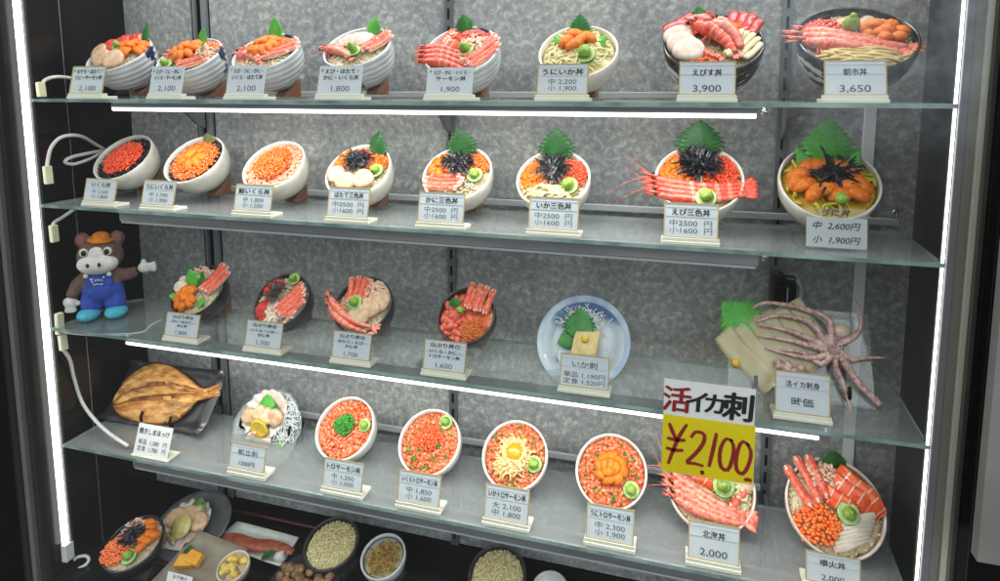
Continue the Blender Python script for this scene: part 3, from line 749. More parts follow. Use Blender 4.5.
shrimp(B, (-1.05, .18), (.1, -.5), .17, .10, .0, SHR); shrimp(B, (-1.02, -.08), (.25, -.72), .17, .10, .0, SHR)
crab(B, [(.1, -.3, .95, .5, .004, .01), (.3, -.4, 1.0, .28, .004, .008), (.15, -.5, .8, .02, .002, .004)], .11); roe(B, (.5, .5), (.35, .3), ROEO)
ring_uni(B, (-.08, .15), 10, .34, L=.46, w=.14); leaf(B, .0, .6, .0, .45, .8, .75, .28, LEAFB)
B = make_bowl('white ridged bowl with white fish fan, shrimp feelers and navy brush mark in front', at(357, 47, YC), .074, 38, .088, 'ridged', Z1, short='fourth bowl of the top shelf', na=-1.5)
crab(B, [(.35, -.25, .85, .7, .004, .014), (.5, -.3, 1.0, .5, .004, .012), (.25, -.35, .6, .3, .002, .01)], .12)
slices(B, [(-.42, .30, .75), (-.22, .32, .75, 1.05), (-.02, .32, .75, 1.08), (.16, .28, .75)], (SCALW, mat('white_fish_line', '#d9b9aa', .4)), .62, .34, .06, 5, .35, 0, .35, 'white_fish_slice', .008)
shrimp(B, (-1.1, -.1), (.05, -.62), .16, .08, .5, SHR, hl=.004); shrimp(B, (-1.0, .1), (-.1, -.5), .14, .08, .0, SHR)
leaf(B, .2, .7, .15, .5, .75, .6, .3, LEAFB); wasabi(B, .1, -.38, 1.15, True)
B = make_bowl('white ridged bowl piled with red shrimp, salmon slices and crab sticks', at(461, 50, YC), .078, 42, .09, 'ridged', Z1, short='fifth bowl of the top shelf', na=1.05)
roe(B, (.25, .62), (.5, .32), ROER); flakes(B, (.45, .2), (.35, .3), 80)
slices(B, [(-.25, .42, -.7), (-.32, .2, -.65), (-.2, .05, -.6)], L=.85, w=.42, th=.13, stripes=4, tiltx=.55, bend=.5)
for k in range(4): shrimp(B, (-1.12+.04*k, .12-.2*k), (.35, -.42-.14*k), .14, .06, .0, SHRR, hl=.004)
crab(B, [(.25, -.6, 1.0, .42, .006, .014), (.38, -.72, 1.08, .2, .006, .012), (.55, -.75, 1.05, .0, .006, .01), (.15, -.62, .85, .6, .006, .012)], .105)
leaf(B, -.1, .85, -.1, .5, .75, .55, .3, LEAF); wasabi(B, .2, -.15, 1.25)
B = make_bowl('cream white bowl of squid strips topped with five sea urchin tongues', at(578, 51, YC), .0765, 44, .08, 'white', Z1, short='squid and sea urchin bowl on the top shelf', fill='squid', blk=True)
strands(B, (0, 0), (.66, .64), 170, .75, .9, w=.034, spread=.9); strands(B, (0, -.35), (.6, .35), 50, .7, .4, w=.034, spread=.7, lift=.010)
leaf(B, 0, .35, 0, .6, .8, .75, .34, LEAF); leaf(B, -.32, .15, -.5, .2, .5, .45, .24, LEAFB); leaf(B, .42, .15, .5, .2, .5, .45, .24, LEAFB)
uni(B, [(-.3, .08, .9), (-.12, .32, .1), (.25, .2, -.5), (-.05, -.08, .6), (.1, .1, 1.0)], L=.5, w=.15, lift=.020); wasabi(B, .25, -.38, 1.4, lift=.018)
B = make_bowl('large black bowl with white brushwork, raw prawn, squid sticks and tuna', at(713, 42, YC), .0875, 40, .095, 'brush', Z1, short='black raw prawn bowl', dome=.10, drop=.016)
slices(B, [(-.5, .62, .5), (-.25, .72, .6), (-.68, .45, .4)], (TUNA, mat('tuna_dark', '#7d1f20', .35)), .75, .5, .14, 6, .3, bend=.5, name='tuna_slice', lift=.014)
scallop(B, [(-.72, .1, 0, 1.0), (-.66, -.18, 0, 1.0), (-.5, -.42, 0, 1.05)], .3, .18, SCALW, 'white_fish_slice', .014, .3)
flakes(B, (.15, .7), (.35, .2), 50); crab(B, [(.3, .3, .48, 1.0, .006, .016), (.45, .3, .7, .95, .006, .016), (.6, .25, .88, .85, .006, .016), (.75, .2, 1.0, .68, .006, .014)], .12, (TUNA, CRABR))
crab(B, [(.25, -.5, .72, .25, .008, .012), (.4, -.5, .84, .2, .008, .012), (.52, -.55, .95, .1, .008, .010), (.62, -.6, .98, -.05, .008, .008), (.3, -.62, .6, .2, .012, .018)], .075, (SQUID, mat('squid_edge', '#f2ead0', .4)), 'squid_stick')
uni(B, [(-.1, .42, .2), (.15, .42, -.2), (.4, .28, .5), (.05, .28, .4)], L=.36, w=.15, lift=.016); leaf(B, -.25, .55, -.1, .5, .7, .55, .3)
roe(B, (-.25, -.62), (.45, .25), ROEO, lift=.008); shrimp(B, (-.45, .35), (.42, -.52), .2, .12, .0, SHRR, hl=.012, lift=.018); shrimp(B, (-.1, .3), (.55, -.4), .19, .15, .0, SHRP, hl=.010, lift=.022, fan=False); shrimp(B, (-.5, -.1), (.1, -.65), .11, -.1, 0, SHRR, lift=.016)
B = make_bowl('widest black bowl with two long prawns over squid strips, roe and green wasabi cone', at(857, 37, YC), .0945, 38, .09, 'brush', Z1, short='widest black bowl', dome=.06, drop=.016)
roe(B, (-.55, .38), (.35, .38), ROER, .055); slices(B, [(-.05, .60, .25), (.26, .58, .55), (.50, .52, .6, .8)], (SCAL, SCAL), .50, .30, .10, 0, .35, 0, .3, 'scallop_slice', .004)
uni(B, [(.14, .22, 1.2), (.40, .40, -.4), (.66, .40, -.5), (.80, .18, -.6), (.42, .12, .1), (.70, -.02, .0), (.18, .02, .6), (.56, .24, -.2), (.46, -.06, .2)], L=.28, w=.105, lift=.010)
strands(B, (.05, -.60), (.45, .2), 70, 1.0, -.08, mat('yellow_squid', '#d6bf86', .4, '#c6aa68', 90), .032, spread=.03, wave=.012)
shrimp(B, (-1.02, .12), (.8, -.28), .15, -.04, .0, SHR, hl=.004); shrimp(B, (-.98, -.08), (.62, -.42), .15, -.04, .0, SHR, hl=.004); shrimp(B, (-.95, .28), (.3, -.12), .13, -.05, .0, SHR, hl=.002, lift=.014)
wasabi(B, -.1, .2, 1.35, True, False, .014)

def row1(label, uc, wpx, vt, lines, gold=False, vb=99.5, **kw): return card_px(label, uc, vb, wpx, vt, Z1, lines, Y=1.272, gold=gold, **kw)
row1('white price card with glare before the tuna bowl, leftmost on the top shelf', 85.5, 33, 66.5, multi('5', 'まぐろ・ほたて・', 'うに・サーモン丼', '2,100'), True, 96)
row1('price card reading 2,100 before the bowl with the green wasabi at its left', 165, 33, 66.5, multi('6', 'えび・うに・かに・', 'いくら・サーモン丼', '2,100'), vb=98)
row1('price card reading 2,100 before the bowl with the upright leaf spike', 244.5, 38, 65.5, multi('7', 'えび・うに・かに・', 'いくら・ほたて丼', '2,100'))
row1('price card reading 1,800 before the bowl with the white fish fan', 338.5, 44, 66, multi('8', 'えび・ほたて・', 'かに・いくら丼', '1,800'))
row1('price card reading 1,900 before the bowl piled with red shrimp', 448.5, 47, 67.5, multi('9', 'えび・かに・いくら・', 'サーモン丼', '1,900'))
row1('gold bordered price card reading 2,200 under the squid and sea urchin bowl', 561.5, 51, 64, two('うにいか丼', '中 2,200', '小 1,900'), True, 101)
row1('gold bordered price card reading 3,900 on the top shelf', 706.5, 57, 61.5, [('えびす丼', .66, .22, .52, .03), ('3,900', .20, .28, .58, .004)], True, 100)
row1('gold bordered price card reading 3,650 on the top shelf', 855, 63, 60.5, [('朝市丼', .66, .22, .38, .02), ('3,650', .20, .28, .60, .004)], True, 99.5)

# ------------------------------------------------------------------ second shelf
B = make_bowl('ivory bowl of red salmon roe on dark seaweed', at(123, 157, YC), .073, 43, .082, 'ivory', Z2, short='red roe bowl', fill='nori', drop=.016)
mince(B, (0, 0), (.95, .95), NORI, .08, 'nori_flakes'); roe(B, (0, 0), (.72, .72), ROE, lift=.007)
B = make_bowl('ivory bowl with sea urchin laid in the middle of salmon roe', at(194, 159, YC), .073, 43, .082, 'ivory', Z2, short='sea urchin and roe bowl', fill='nori', drop=.016)
mince(B, (0, 0), (.95, .95), NORI, .08, 'nori_flakes'); roe(B, (0, 0), (.82, .82), ROEO, lift=.006); ring_uni(B, (0, .02), 8, .32, UNI, .5, .15); VEIN['grey_green_leaf'] = mat('grey_leaf_vein', '#7a8650', .5); leaf(B, .1, .75, .0, .4, .8, .42, .26, mat('grey_green_leaf', '#5f6d3a', .5))
B = make_bowl('ivory bowl of bright orange roe ringed by flaked salmon', at(273.5, 165, YC), .073, 43, .082, 'ivory', Z2, short='roe bowl ringed by flaked salmon', fill='flake', drop=.012)
mince(B, (0, 0), (.97, .97), MINCEP, .075, 'flaked_salmon'); roe(B, (0, 0), (.64, .64), mat('bright_roe', '#ff5a0c', .25, '#ff7a1e', 120, coat=.4), .042, lift=.009)
B = make_bowl('ivory bowl with three scallops, shredded seaweed and shiso leaf', at(358, 170, YC), .074, 43, .082, 'ivory', Z2, short='scallop bowl with shredded seaweed')
roe(B, (.5, .35), (.42, .4), ROEO); ring_uni(B, (-.5, .35), 7, .25, L=.36, w=.13); roe(B, (-.2, .6), (.4, .28), ROE)
scallop(B, [(-.60, -.28, -.3, 1.0), (-.16, -.54, 0, 1.0), (.38, -.42, .2, 1.05)], .30, .12, SCAL, lift=.012, tilt=.3)
leaf(B, .3, .62, .25, .55, .75, .85, .42, LEAFD); nori(B, (0, .22), (.55, .42), 80, .5); wasabi(B, .66, -.05, 1.2)
B = make_bowl('ivory bowl with crab legs in front, shredded seaweed and shiso leaf', at(457, 173, YC), .074, 43, .082, 'ivory', Z2, short='crab leg bowl with shredded seaweed')
roe(B, (.5, .38), (.45, .42), ROEO); ring_uni(B, (-.5, .2), 8, .28, L=.36, w=.13); grains(B, (.25, -.6), (.55, .3), 120, lift=.006)
crab(B, [(-.95, -.25, .35, -.32, .006, .006), (-.95, -.42, .3, -.48, .006, .006), (-.85, -.58, .2, -.62, .006, .006), (-.75, -.12, .2, -.18, .006, .006)], .11)
leaf(B, 0, .62, -.05, .55, .8, .9, .5, LEAFD); nori(B, (.02, .2), (.55, .42), 90, .5); wasabi(B, .6, -.12, 1.25)
B = make_bowl('ivory bowl with squid strips in front, shredded seaweed and shiso leaf', at(553, 178, YC), .074, 43, .082, 'ivory', Z2, short='squid strip bowl with shredded seaweed')
roe(B, (.52, .2), (.45, .55), ROE); mince(B, (-.5, .1), (.45, .6), UNI, .09, 'sea_urchin'); strands(B, (0, -.62), (.55, .25), 60, .6, .1, w=.035, spread=.3)
leaf(B, 0, .6, .0, .55, .8, 1.0, .55, LEAFD); nori(B, (-.02, .2), (.5, .5), 100, .55); wasabi(B, .5, -.32, 1.4)
B = make_bowl('ivory bowl with red shrimp across the front and long feelers, seaweed ball on roe', at(699, 178, YC), .080, 43, .086, 'ivory', Z2, short='shrimp bowl with the seaweed ball')
roe(B, (.5, .25), (.48, .6), ROE); mince(B, (-.5, .25), (.48, .6), UNI, .085, 'sea_urchin')
for k in range(4): shrimp(B, (-1.08+.03*k, -.05-.17*k), (1.02, -.12-.11*k), .13, -.10, (.55 if k in (0, 2) else 0), SHRR, hl=.004, lift=.012)
leaf(B, 0, .62, .0, .6, .75, 1.0, .62, LEAFD); nori(B, (0, .3), (.62, .55), 150, .5, spike=.9); wasabi(B, .15, -.72, 1.3, lift=.02)
B = make_bowl('ivory bowl with large bright leaf, sea urchin and curled seaweed, above a clear card', at(829, 181, YC), .083, 45, .088, 'ivory', Z2, short='large bright leaf bowl', fill='yellow')
strands(B, (0, 0), (.9, .9), 60, .5, .6, mat('yellow_green_threads', '#c3b62a', .4), .04, 'pickle_strips', .004, 1.2)
uni(B, [(-.62, .05, .2), (-.55, -.22, .4), (-.35, -.42, .9), (-.7, -.1, 1.2), (.45, .1, -.4), (.62, -.15, -.8), (.5, -.4, -.3), (.15, -.5, .3), (-.1, -.35, .4), (-.2, .3, .2), (.2, .32, 0), (-.4, .28, .8), (.35, -.2, .2)], UNID, .5, .16, lift=.012)
leaf(B, 0, .45, .0, .5, .75, 1.08, .56, LEAFB); leaf(B, -.25, .5, -.6, .5, .4, .55, .3, LEAFB); leaf(B, .3, .5, .65, .5, .4, .55, .3, LEAFB)
nori(B, (.08, .08), (.5, .5), 50, .7, .03, spike=.6); wasabi(B, .12, -.66, 1.2, lift=.02, slice_=False)

def row2(label, uc, vb, wpx, vt, lines, **kw): return card_px(label, uc, vb, wpx, vt, Z2, lines, **kw)
row2('tilted price card with glare under the red roe bowl', 99, 206.5, 31, 178.5, two('いくら丼', '中 2,500', '小 1,800'))
row2('price card reading 2,700 and 1,900 under the sea urchin and roe bowl', 157.5, 213, 32, 180, two('うにいくら丼', '中 2,700', '小 1,900'))
row2('price card reading 1,800 and 1,500 under the bowl ringed by flaked salmon', 252, 218, 37, 184, two('鮭いくら丼', '中 1,800', '小 1,500'))
row2('price card reading 2500 and 1600 under the scallop bowl', 347, 223.5, 41, 187, yen3('ほたて三色丼'))
row2('price card reading 2500 and 1600 under the crab leg bowl', 440, 231, 46, 192, yen3('かに三色丼'))
row2('price card reading 2500 and 1600 under the squid strip bowl of the second shelf', 552.5, 238, 50, 197, yen3('いか三色丼'))
row2('price card reading 2500 and 1600 under the red shrimp bowl with feelers', 690, 245, 55, 203, yen3('えび三色丼'))
row2('hand lettered clear price card reading 2,600 yen on the second shelf', 836, 250, 62, 208, [('うに丼', .87, .18, .46, .012), ('中  2,600円', .55, .21, .78, .006), ('小  1,900円', .20, .21, .78, .006)], gold=False, clearcard=True, hand=True, tilt=10, paper=mat('grey_card', '#aeb3b4', .5))

# ------------------------------------------------------------------ third shelf
B = make_bowl('black bowl with sea urchin in front and crab sticks standing at the back', at(197, 290, YC), .068, 46, .078, 'black', Z3, short='black bowl with standing crab sticks', drop=.012)
flakes(B, (-.1, .6), (.6, .3), 70); scallop(B, [(-.6, .25, 0, .9), (-.7, .0, 0, .9)], .25, .2, SCALW, 'squid_slice'); crab(B, [(.25, -.05, .62, 1.15, .006, .010), (.42, -.1, .85, 1.05, .006, .010), (.58, -.15, 1.0, .85, .006, .008)], .125)
leaf(B, -.1, .1, -.3, .6, .7, .7, .34, LEAFB); leaf(B, .0, .15, .3, .6, .6, .6, .3, LEAF); wasabi(B, .02, .4, 1.0, slice_=False)
ring_uni(B, (-.22, -.38), 9, .3, UNI, .42, .16); leaf(B, .3, -.5, .8, .1, .3, .4, .2, LEAFB); leaf(B, -.7, -.3, -.8, -.1, .3, .35, .2, LEAFB)
B = make_bowl('black bowl with crab sticks over squid, roe and thin seaweed strips', at(281, 300, YC), .068, 46, .078, 'char', Z3, short='black bowl with seaweed strips', drop=.012)
roe(B, (-.5, .45), (.42, .4), ROER); roe(B, (-.5, -.45), (.42, .42), ROER); strands(B, (-.05, -.6), (.3, .35), 30, .6, 1.4, mat('white_squid', '#e9d9c2', .4), .045)
crab(B, [(-.05, -.5, .62, .72, .008, .008), (.15, -.58, .78, .55, .008, .008), (.32, -.68, .88, .35, .008, .008), (.5, -.66, .95, .1, .004, .004)], .13); grains(B, (.55, -.55), (.35, .25), 60, CRABW, 'crab_flakes', .01)
nori(B, (-.15, .2), (.4, .5), 26, .7, .025, spike=.2); wasabi(B, .2, .82, 1.2, lift=.012)
B = make_bowl('charcoal bowl with two prawns lying over scallops and crab sticks', at(362, 305, YC), .069, 46, .078, 'char', Z3, short='charcoal bowl with two prawns')
flakes(B, (.45, .55), (.45, .35), 110, lift=.008); crab(B, [(-.5, .0, -.72, .95, .004, .010), (-.3, .05, -.45, 1.0, .006, .012), (-.1, .05, -.15, .98, .006, .012), (.06, .1, .08, .92, .004, .012)], .12)
scallop(B, [(.62, .15, .6, 1.15), (.35, -.15, .4, 1.15), (.1, -.4, .2, 1.1)], .32, .16, SCAL, lift=.010, tilt=.3)
shrimp(B, (-1.25, .15), (.62, -.72), .15, -.10, 0, SHR, hl=.006, lift=.014); shrimp(B, (-1.18, -.12), (.5, -.9), .15, -.10, 0, SHR, hl=.004, lift=.012); wasabi(B, -.12, -.05, 1.35, lift=.022)
B = make_bowl('charcoal bowl of minced salmon and roe with four crab sticks standing up', at(466, 315, YC), .064, 46, .074, 'char', Z3, short='charcoal bowl with four standing crab sticks', fill='salmon')
mince(B, (-.3, -.1), (.62, .8), mat('soft_salmon', '#e0735a', .4, '#d45a42', 80, sss=.1), .16); roe(B, (.35, -.45), (.5, .42), mat('dull_roe', '#c95a20', .3, '#d87a30', 120, coat=.3), .04)
crab(B, [(.0, .2, .02, 1.2, .008, .012), (.22, .15, .3, 1.18, .008, .012), (.45, .1, .58, 1.12, .008, .012), (.66, .05, .82, 1.02, .006, .010)], .125); crab(B, [(.12, .1, .18, .9, .014, .018), (.38, .05, .45, .85, .014, .018)], .1)
wasabi(B, -.15, .05, 1.15, slice_=False, lift=.016); leaf(B, -.4, .2, -.1, .3, .3, .35, .24, LEAF, lift=.014)

def row3(label, uc, vb, wpx, vt, lines, **kw): return card_px(label, uc, vb, wpx, vt, Z3, lines, **kw)
row3('price card reading 1,800 beside the soft toy, leftmost on the third shelf', 181, 344, 33, 312.5, yamaburi('④', 'うに・ほたて・', 'かに丼', '1,800'), gold=True)
row3('price card reading 1,700 under the bowl with thin seaweed strips', 262.5, 353, 36, 320.5, yamaburi('③', 'いくら・いか・', 'かに丼', '1,700'))
row3('price card reading 1,700 under the charcoal bowl with two prawns', 350.5, 367.5, 38, 331.5, yamaburi('②', 'ほたて・えび・', 'かに丼', '1,700'))
row3('price card reading 1,600 under the bowl with four standing crab sticks', 443.5, 380.5, 42, 340, yamaburi('①', 'いくら・かに・', 'トロサーモン丼', '1,600'))
row3('price card reading 1,190 yen under the blue rimmed plate', 583.5, 394, 49, 354.5, [('いか刺', .70, .22, .52, .008), ('単品 1,190円', .37, .19, .86, .0), ('定食 1,520円', .17, .19, .86, .0)])
row3('hand lettered price card without numbers under the whole squid', 802, 421, 56, 372, [('活イカ刺身', .70, .17, .62, .015), ('時価', .28, .22, .40, .012)])

def plate_frame(name, label, cat, C, tau, yaw=0, group=None):
    t = thing(name, label, cat, C, (rad(tau), 0, rad(yaw)), group); P = Bowl(); P.t = t; P.H = 0; return P
def flatS(P, R, z0): P.R = R; P.S = lambda x, y, dz=0: V((x*R, y*R, z0+dz))
def easel(label, C, tau, half, w, m, zs, back=.010, top=.45):
    t = thing('plate_easel', label, 'plate stand', (C.x, C.y, zs), (0, 0, 0), 'plate easels')
    T = rad(tau); d = V((0, math.cos(T), math.sin(T))); n = V((0, -math.sin(T), math.cos(T))); c = V((0, 0, C.z-zs)); b = MB()
    p0 = c-d*half-n*back
    if p0.z < .006: p0 = p0+d*((.006-p0.z)/d.z)
    for s in (-1, 1):
        X = V((s*w, 0, 0)); q = c+d*half*top-n*back; f = V((0, q.y+.03, .004))
        b.tube(catmull([X+p0+n*.034+d*.016, X+p0+n*.032+d*.002, X+p0+n*.024-d*.004, X+p0-d*.002, X+p0+d*.012, X+q], 24), .0034, 8)
        b.tube([X+q, X*.8+f], .003, 8); b.tube([X+p0, X+V((0, p0.y, .0035)), X*.8+f], .003, 8)
    b.tube([V((-w, 0, 0))+p0+d*.02, V((w, 0, 0))+p0+d*.02], .003, 8); b.build('wire_frame', m, t); return t
def catmull(pts, n):
    out = []
    for i in range(n+1):
        t = i/n*(len(pts)-1); k = min(int(t), len(pts)-2); f = t-k
        p0, p1, p2, p3 = pts[max(k-1, 0)], pts[k], pts[k+1], pts[min(k+2, len(pts)-1)]
        out.append(.5*((2*p1)+(p2-p0)*f+(2*p0-5*p1+4*p2-p3)*f*f+(3*p1-p0-3*p2+p3)*f**3))
    return out
# blue rimmed plate with squid sashimi
P = plate_frame('sashimi_plate', 'white and blue oval plate with pale squid slices on a shiso leaf', 'plate', at(584, 343, 1.40), 52)
flatS(P, .094, .0)
def plate_mat():
    m = mat('washed_blue_glaze', '#c3cad0', .25, '#aeb8c0', 14, coat=.3); nt = m.node_tree; N = nt.nodes; L = nt.links; b_ = N['Principled BSDF']; old = b_.inputs['Base Color'].links[0].from_socket
    tc = N.new('ShaderNodeTexCoord'); nz = N.new('ShaderNodeTexNoise'); nz.inputs['Scale'].default_value = 15; nz.inputs['Detail'].default_value = 2; L.new(tc.outputs['Object'], nz.inputs['Vector'])
    sp = N.new('ShaderNodeSeparateXYZ'); L.new(tc.outputs['Object'], sp.inputs[0]); ad = N.new('ShaderNodeMath'); ad.operation = 'MULTIPLY_ADD'; ad.inputs[1].default_value = 7.5; L.new(sp.outputs['Y'], ad.inputs[0]); L.new(nz.outputs['Fac'], ad.inputs[2])
    cr = N.new('ShaderNodeValToRGB'); cr.color_ramp.elements[0].position = .84; cr.color_ramp.elements[0].color = (0, 0, 0, 1); cr.color_ramp.elements[1].position = 1.0; cr.color_ramp.elements[1].color = (.9, .9, .9, 1); L.new(ad.outputs[0], cr.inputs['Fac'])
    mx = N.new('ShaderNodeMix'); mx.data_type = 'RGBA'; L.new(cr.outputs['Color'], mx.inputs['Factor']); L.new(old, mx.inputs['A']); mx.inputs['B'].default_value = lin('#40608f'); L.new(mx.outputs['Result'], b_.inputs['Base Color']); return m
b = MB(); b.lathe([(.0005, -.006), (.05, -.006), (.052, -.002), (.086, .010), (.095, .016), (.0955, .018), (.0945, .0186), (.083, .012), (.066, .004), (.0655, .003), (.05, .002), (.0005, .001)], 56, mi_fn=lambda i, a: 1 if i in (4, 5, 6) else 0); b.build('plate', [plate_mat(), mat('pale_blue_rim', '#b4bfc9', .2, '#8ea2b8', 16, coat=.3)], P.t)
strands(P, (-.1, .42), (.46, .22), 60, .55, .8, DAIKON, .010, 'daikon_threads', .004, 1.4, .1)
leaf(P, -.12, .02, .02, .9, .20, .70, .38, LEAF, lift=.020); leaf(P, -.2, .08, -.75, -.40, .10, .42, .22, LEAF, lift=.014)
b = MB(); am = mat('amber_squid', '#cfb67a', .35, '#bfa262', 60, coat=.3)
for k in range(7):
    R3 = Matrix.Rotation(1.45, 3, 'Z') @ Euler((.25, 0, 0)).to_matrix(); slab(b, V((-.014+k*.0070, -.012+.0008*k, .026+.0012*(k % 2))), .054, .0105, .006, R3, .1, 0)
b.build('squid_slices', am, P.t)
b = MB(); b.ell((.006, .000, .033), (.008, .008, .006), None, 10, 6, nz=.3); b.build('ginger', mat('grated_ginger', '#e0bb3a', .5), P.t)
easel('clear easel holding the blue rimmed plate', P.t.location, 52, .09, .05, mat('clear_peg', '#c9cdca', .2, alpha=.5), Z3)
# whole squid
P = plate_frame('live_squid_plate', 'clear plate with a whole purple squid, its arms spreading, and a green leaf', 'plate', at(798, 350, 1.40), 60)
flatS(P, .1, .004)
b = MB(); b.box((.0, -.005, -.004), (.25, .17, .004)); bevel(b.build('glass_plate', clear('ripple_glass', (.92, .95, .94), 1.5, .08, .1), P.t, False))
def Q(u, v, dz=0):                           # plate coordinates behind a pixel
    M = (Matrix.Translation(P.t.location) @ P.t.rotation_euler.to_matrix().to_4x4()).inverted()
    o = M @ C0; d = M.to_3x3() @ ray(u, v); k = (dz-o.z)/d.z; return o+d*k
leafb = MB(); leaf_mesh(leafb, Q(756, 333, .008), Q(718, 296, .012)-Q(756, 333, .008), (Q(718, 296, .012)-Q(756, 333, .008)).cross(V((0, 0, 1))), .085, .050, teeth=9); o = leafb.build('shiso_leaf', [LEAFB, VEIN[LEAFB.name]], P.t); o.modifiers.new('thickness', 'SOLIDIFY').thickness = .001
ms = mat('squid_mantle', '#d9cfa6', .18, '#c9ba86', 24, coat=.8, alpha=.6)
b = MB()
for k in range(6):
    a, c = Q(723+13*k, 333-6*k, .003+.0020*k), Q(772+12*k, 387-5*k, .003+.0020*k)
    d = c-a; slab(b, (a+c)/2, d.length*random.uniform(.94, 1.05), .046, .0022, Matrix.Rotation(math.atan2(d.y, d.x)+random.uniform(-.06, .06), 3, 'Z') @ Euler((.10, 0, 0)).to_matrix(), .02, 0, nseg=12, taper=.9)
b.build('mantle_slices', [ms], P.t)
sk = mat('squid_skin', '#a57a7a', .16, '#d6b3a8', 110, .3, 300, coat=.6, sss=.15)
b = MB()
def arm(px, r0, r1=.0012, z=(.016, .016), n=26):
    pts = [Q(u, v, z[0]+(z[1]-z[0])*i/(len(px)-1)) for i, (u, v) in enumerate(px)]
    out = []
    for i in range(n+1):                     # Catmull-Rom through the points
        t = i/n*(len(pts)-1); k = min(int(t), len(pts)-2); f = t-k
        p0, p1, p2, p3 = pts[max(k-1, 0)], pts[k], pts[k+1], pts[min(k+2, len(pts)-1)]
        out.append(.5*((2*p1)+(p2-p0)*f+(2*p0-5*p1+4*p2-p3)*f*f+(3*p1-p0-3*p2+p3)*f**3))
    r0, r1 = r0*1.35, r1*1.25; rs = [(r0+(r1-r0)*(i/n)**1.1)*(1+.07*math.sin(i*2.6)) for i in range(n+1)]; out = [p+V((0, 0, .007*(1-j/n))) for j, p in enumerate(out)]
    b.tube(out, rs, 8); 
    for i in range(2, n-2, 1):
        rr = rs[i]*.3; b.ell(out[i]+V((.3*rs[i]*(-1)**i, .5*rs[i]*(-1)**i, rs[i]*.75)), (rr, rr, rr*.6), None, 6, 4, mi=1)
arm([(830, 342), (828, 320), (805, 310), (790, 306), (765, 303), (752, 309)], .0055, .002, (.018, .022))
arm([(826, 345), (812, 325), (795, 318), (775, 316), (756, 322)], .006, .0015, (.018, .020))
arm([(826, 348), (806, 338), (785, 330), (757, 325)], .0062, .0012, (.020, .020))
arm([(826, 350), (806, 345), (786, 340), (758, 336)], .0058, .0012, (.020, .018))
arm([(828, 354), (815, 358), (795, 356), (765, 348)], .006, .0012, (.018, .018))
arm([(830, 356), (820, 364), (800, 352), (770, 350)], .005, .0012, (.02, .016))
arm([(838, 345), (852, 338), (860, 328), (860, 312), (856, 298)], .0052, .0008, (.018, .030))
arm([(838, 352), (852, 360), (866, 358), (888, 358)], .005, .0008, (.016, .020))
arm([(838, 354), (846, 366), (855, 380), (870, 395), (880, 405)], .006, .0045, (.016, .010))
arm([(834, 356), (835, 368), (842, 382), (848, 402), (852, 417)], .005, .0008, (.016, .012))
b.build('tentacles', [sk, mat('squid_suckers', '#c9a498', .3, coat=.4)], P.t)
b = MB(); c = Q(832, 345, .018); b.ell(c+V((-.002, 0, .002)), (.021, .021, .013), Euler((0, 0, .5)), 16, 10, nz=.25); c = Q(840, 331, .014); b.ell(c, (.019, .015, .011), None, 12, 8, mi=1); c = Q(790, 367, .012)
for k in range(9): b.ell(c+V((random.uniform(-.022, .022), random.uniform(-.007, .009), random.uniform(0, .006))), (.010, .008, .007), Euler((0, 0, random.random()*3)), 10, 6, nz=.4)
b.build('squid_head', [sk, mat('squid_flesh', '#d9c0ae', .25, coat=.6, sss=.3)], P.t)
b = MB(); b.ell(Q(840, 346, .030), (.0045, .0045, .003), None, 10, 6); e = b.build('eye', mat('squid_eye', '#e0d6cc', .1, coat=.5), P.t); b = MB(); b.ell(Q(840, 346, .0325), (.0022, .0022, .0015), None, 8, 5); b.build('pupil', EYE, e)
b = MB(); b.ell(Q(736, 363, .010), (.008, .008, .006), None, 10, 6, nz=.3); b.build('ginger', mat('yellow_ginger', '#e3b02a', .5), P.t)
easel('black plastic easel under the whole squid plate', P.t.location, 60, .085, .078, FRAMEB, Z3)
t = thing('cable_clip', 'black plastic clip hanging on the upright above the whole squid', 'clip', at(784, 290, 1.50))
b = MB(); b.box((-.012, 0, 0), (.018, .02, .075)); b.box((.010, -.004, .004), (.022, .022, .055)); bevel(b.build('body', mat('glossy_black', '#08080a', .12), t, False), .004); b = MB(); b.tube([(.020, -.012, .028), (.030, -.014, .012), (.030, -.014, -.012), (.018, -.012, -.016)], .004, 8); b.tube([(.004, -.018, .01), (.004, -.018, -.06)], .0012, 6, ); b.build('hook', mat('grey_wire', '#8f9295', .3), t)

# ------------------------------------------------------------------ lowest shelf
def local_px(t, u, v, dz=0):                 # where a pixel's ray meets the plane z = dz of a thing
    M = (Matrix.Translation(t.location) @ t.rotation_euler.to_matrix().to_4x4()).inverted()
    o = M @ C0; d = M.to_3x3() @ ray(u, v); return o+d*((dz-o.z)/d.z)
t = thing('fish_plate', 'square black plate holding a whole grilled butterflied fish', 'plate', at(170, 400, 1.41), (rad(52), 0, 0))
cs = [local_px(t, u, v) for u, v in ((105, 419), (137, 362), (230, 373), (205, 436))]
b = MB(); cen = sum(cs, V())/4; vs = []; N_ = 10
for i in range(N_+1):
    for j in range(N_+1):
        p = cs[0].lerp(cs[3], i/N_).lerp(cs[1].lerp(cs[2], i/N_), j/N_); q = max(abs(2*i/N_-1), abs(2*j/N_-1))
        vs.append((p.x, p.y, .022*max(0, q-.62)**1.6/.38**1.6*.5+.02*(abs(2*i/N_-1)*abs(2*j/N_-1))**6))
b.add(vs, [(i*11+j, (i+1)*11+j, (i+1)*11+j+1, i*11+j+1) for i in range(10) for j in range(10)])
o = b.build('plate', mat('black_stoneware', '#262427', .28, '#302d31', 30, coat=.3), t); o.modifiers.new('thickness', 'SOLIDIFY').thickness = .004
up_ = catmull([local_px(t, *p) for p in ((117, 404), (121, 393), (130, 379), (142, 369), (156, 363), (172, 365), (186, 374), (198, 384), (206, 389), (214, 387), (223, 383))], 44)
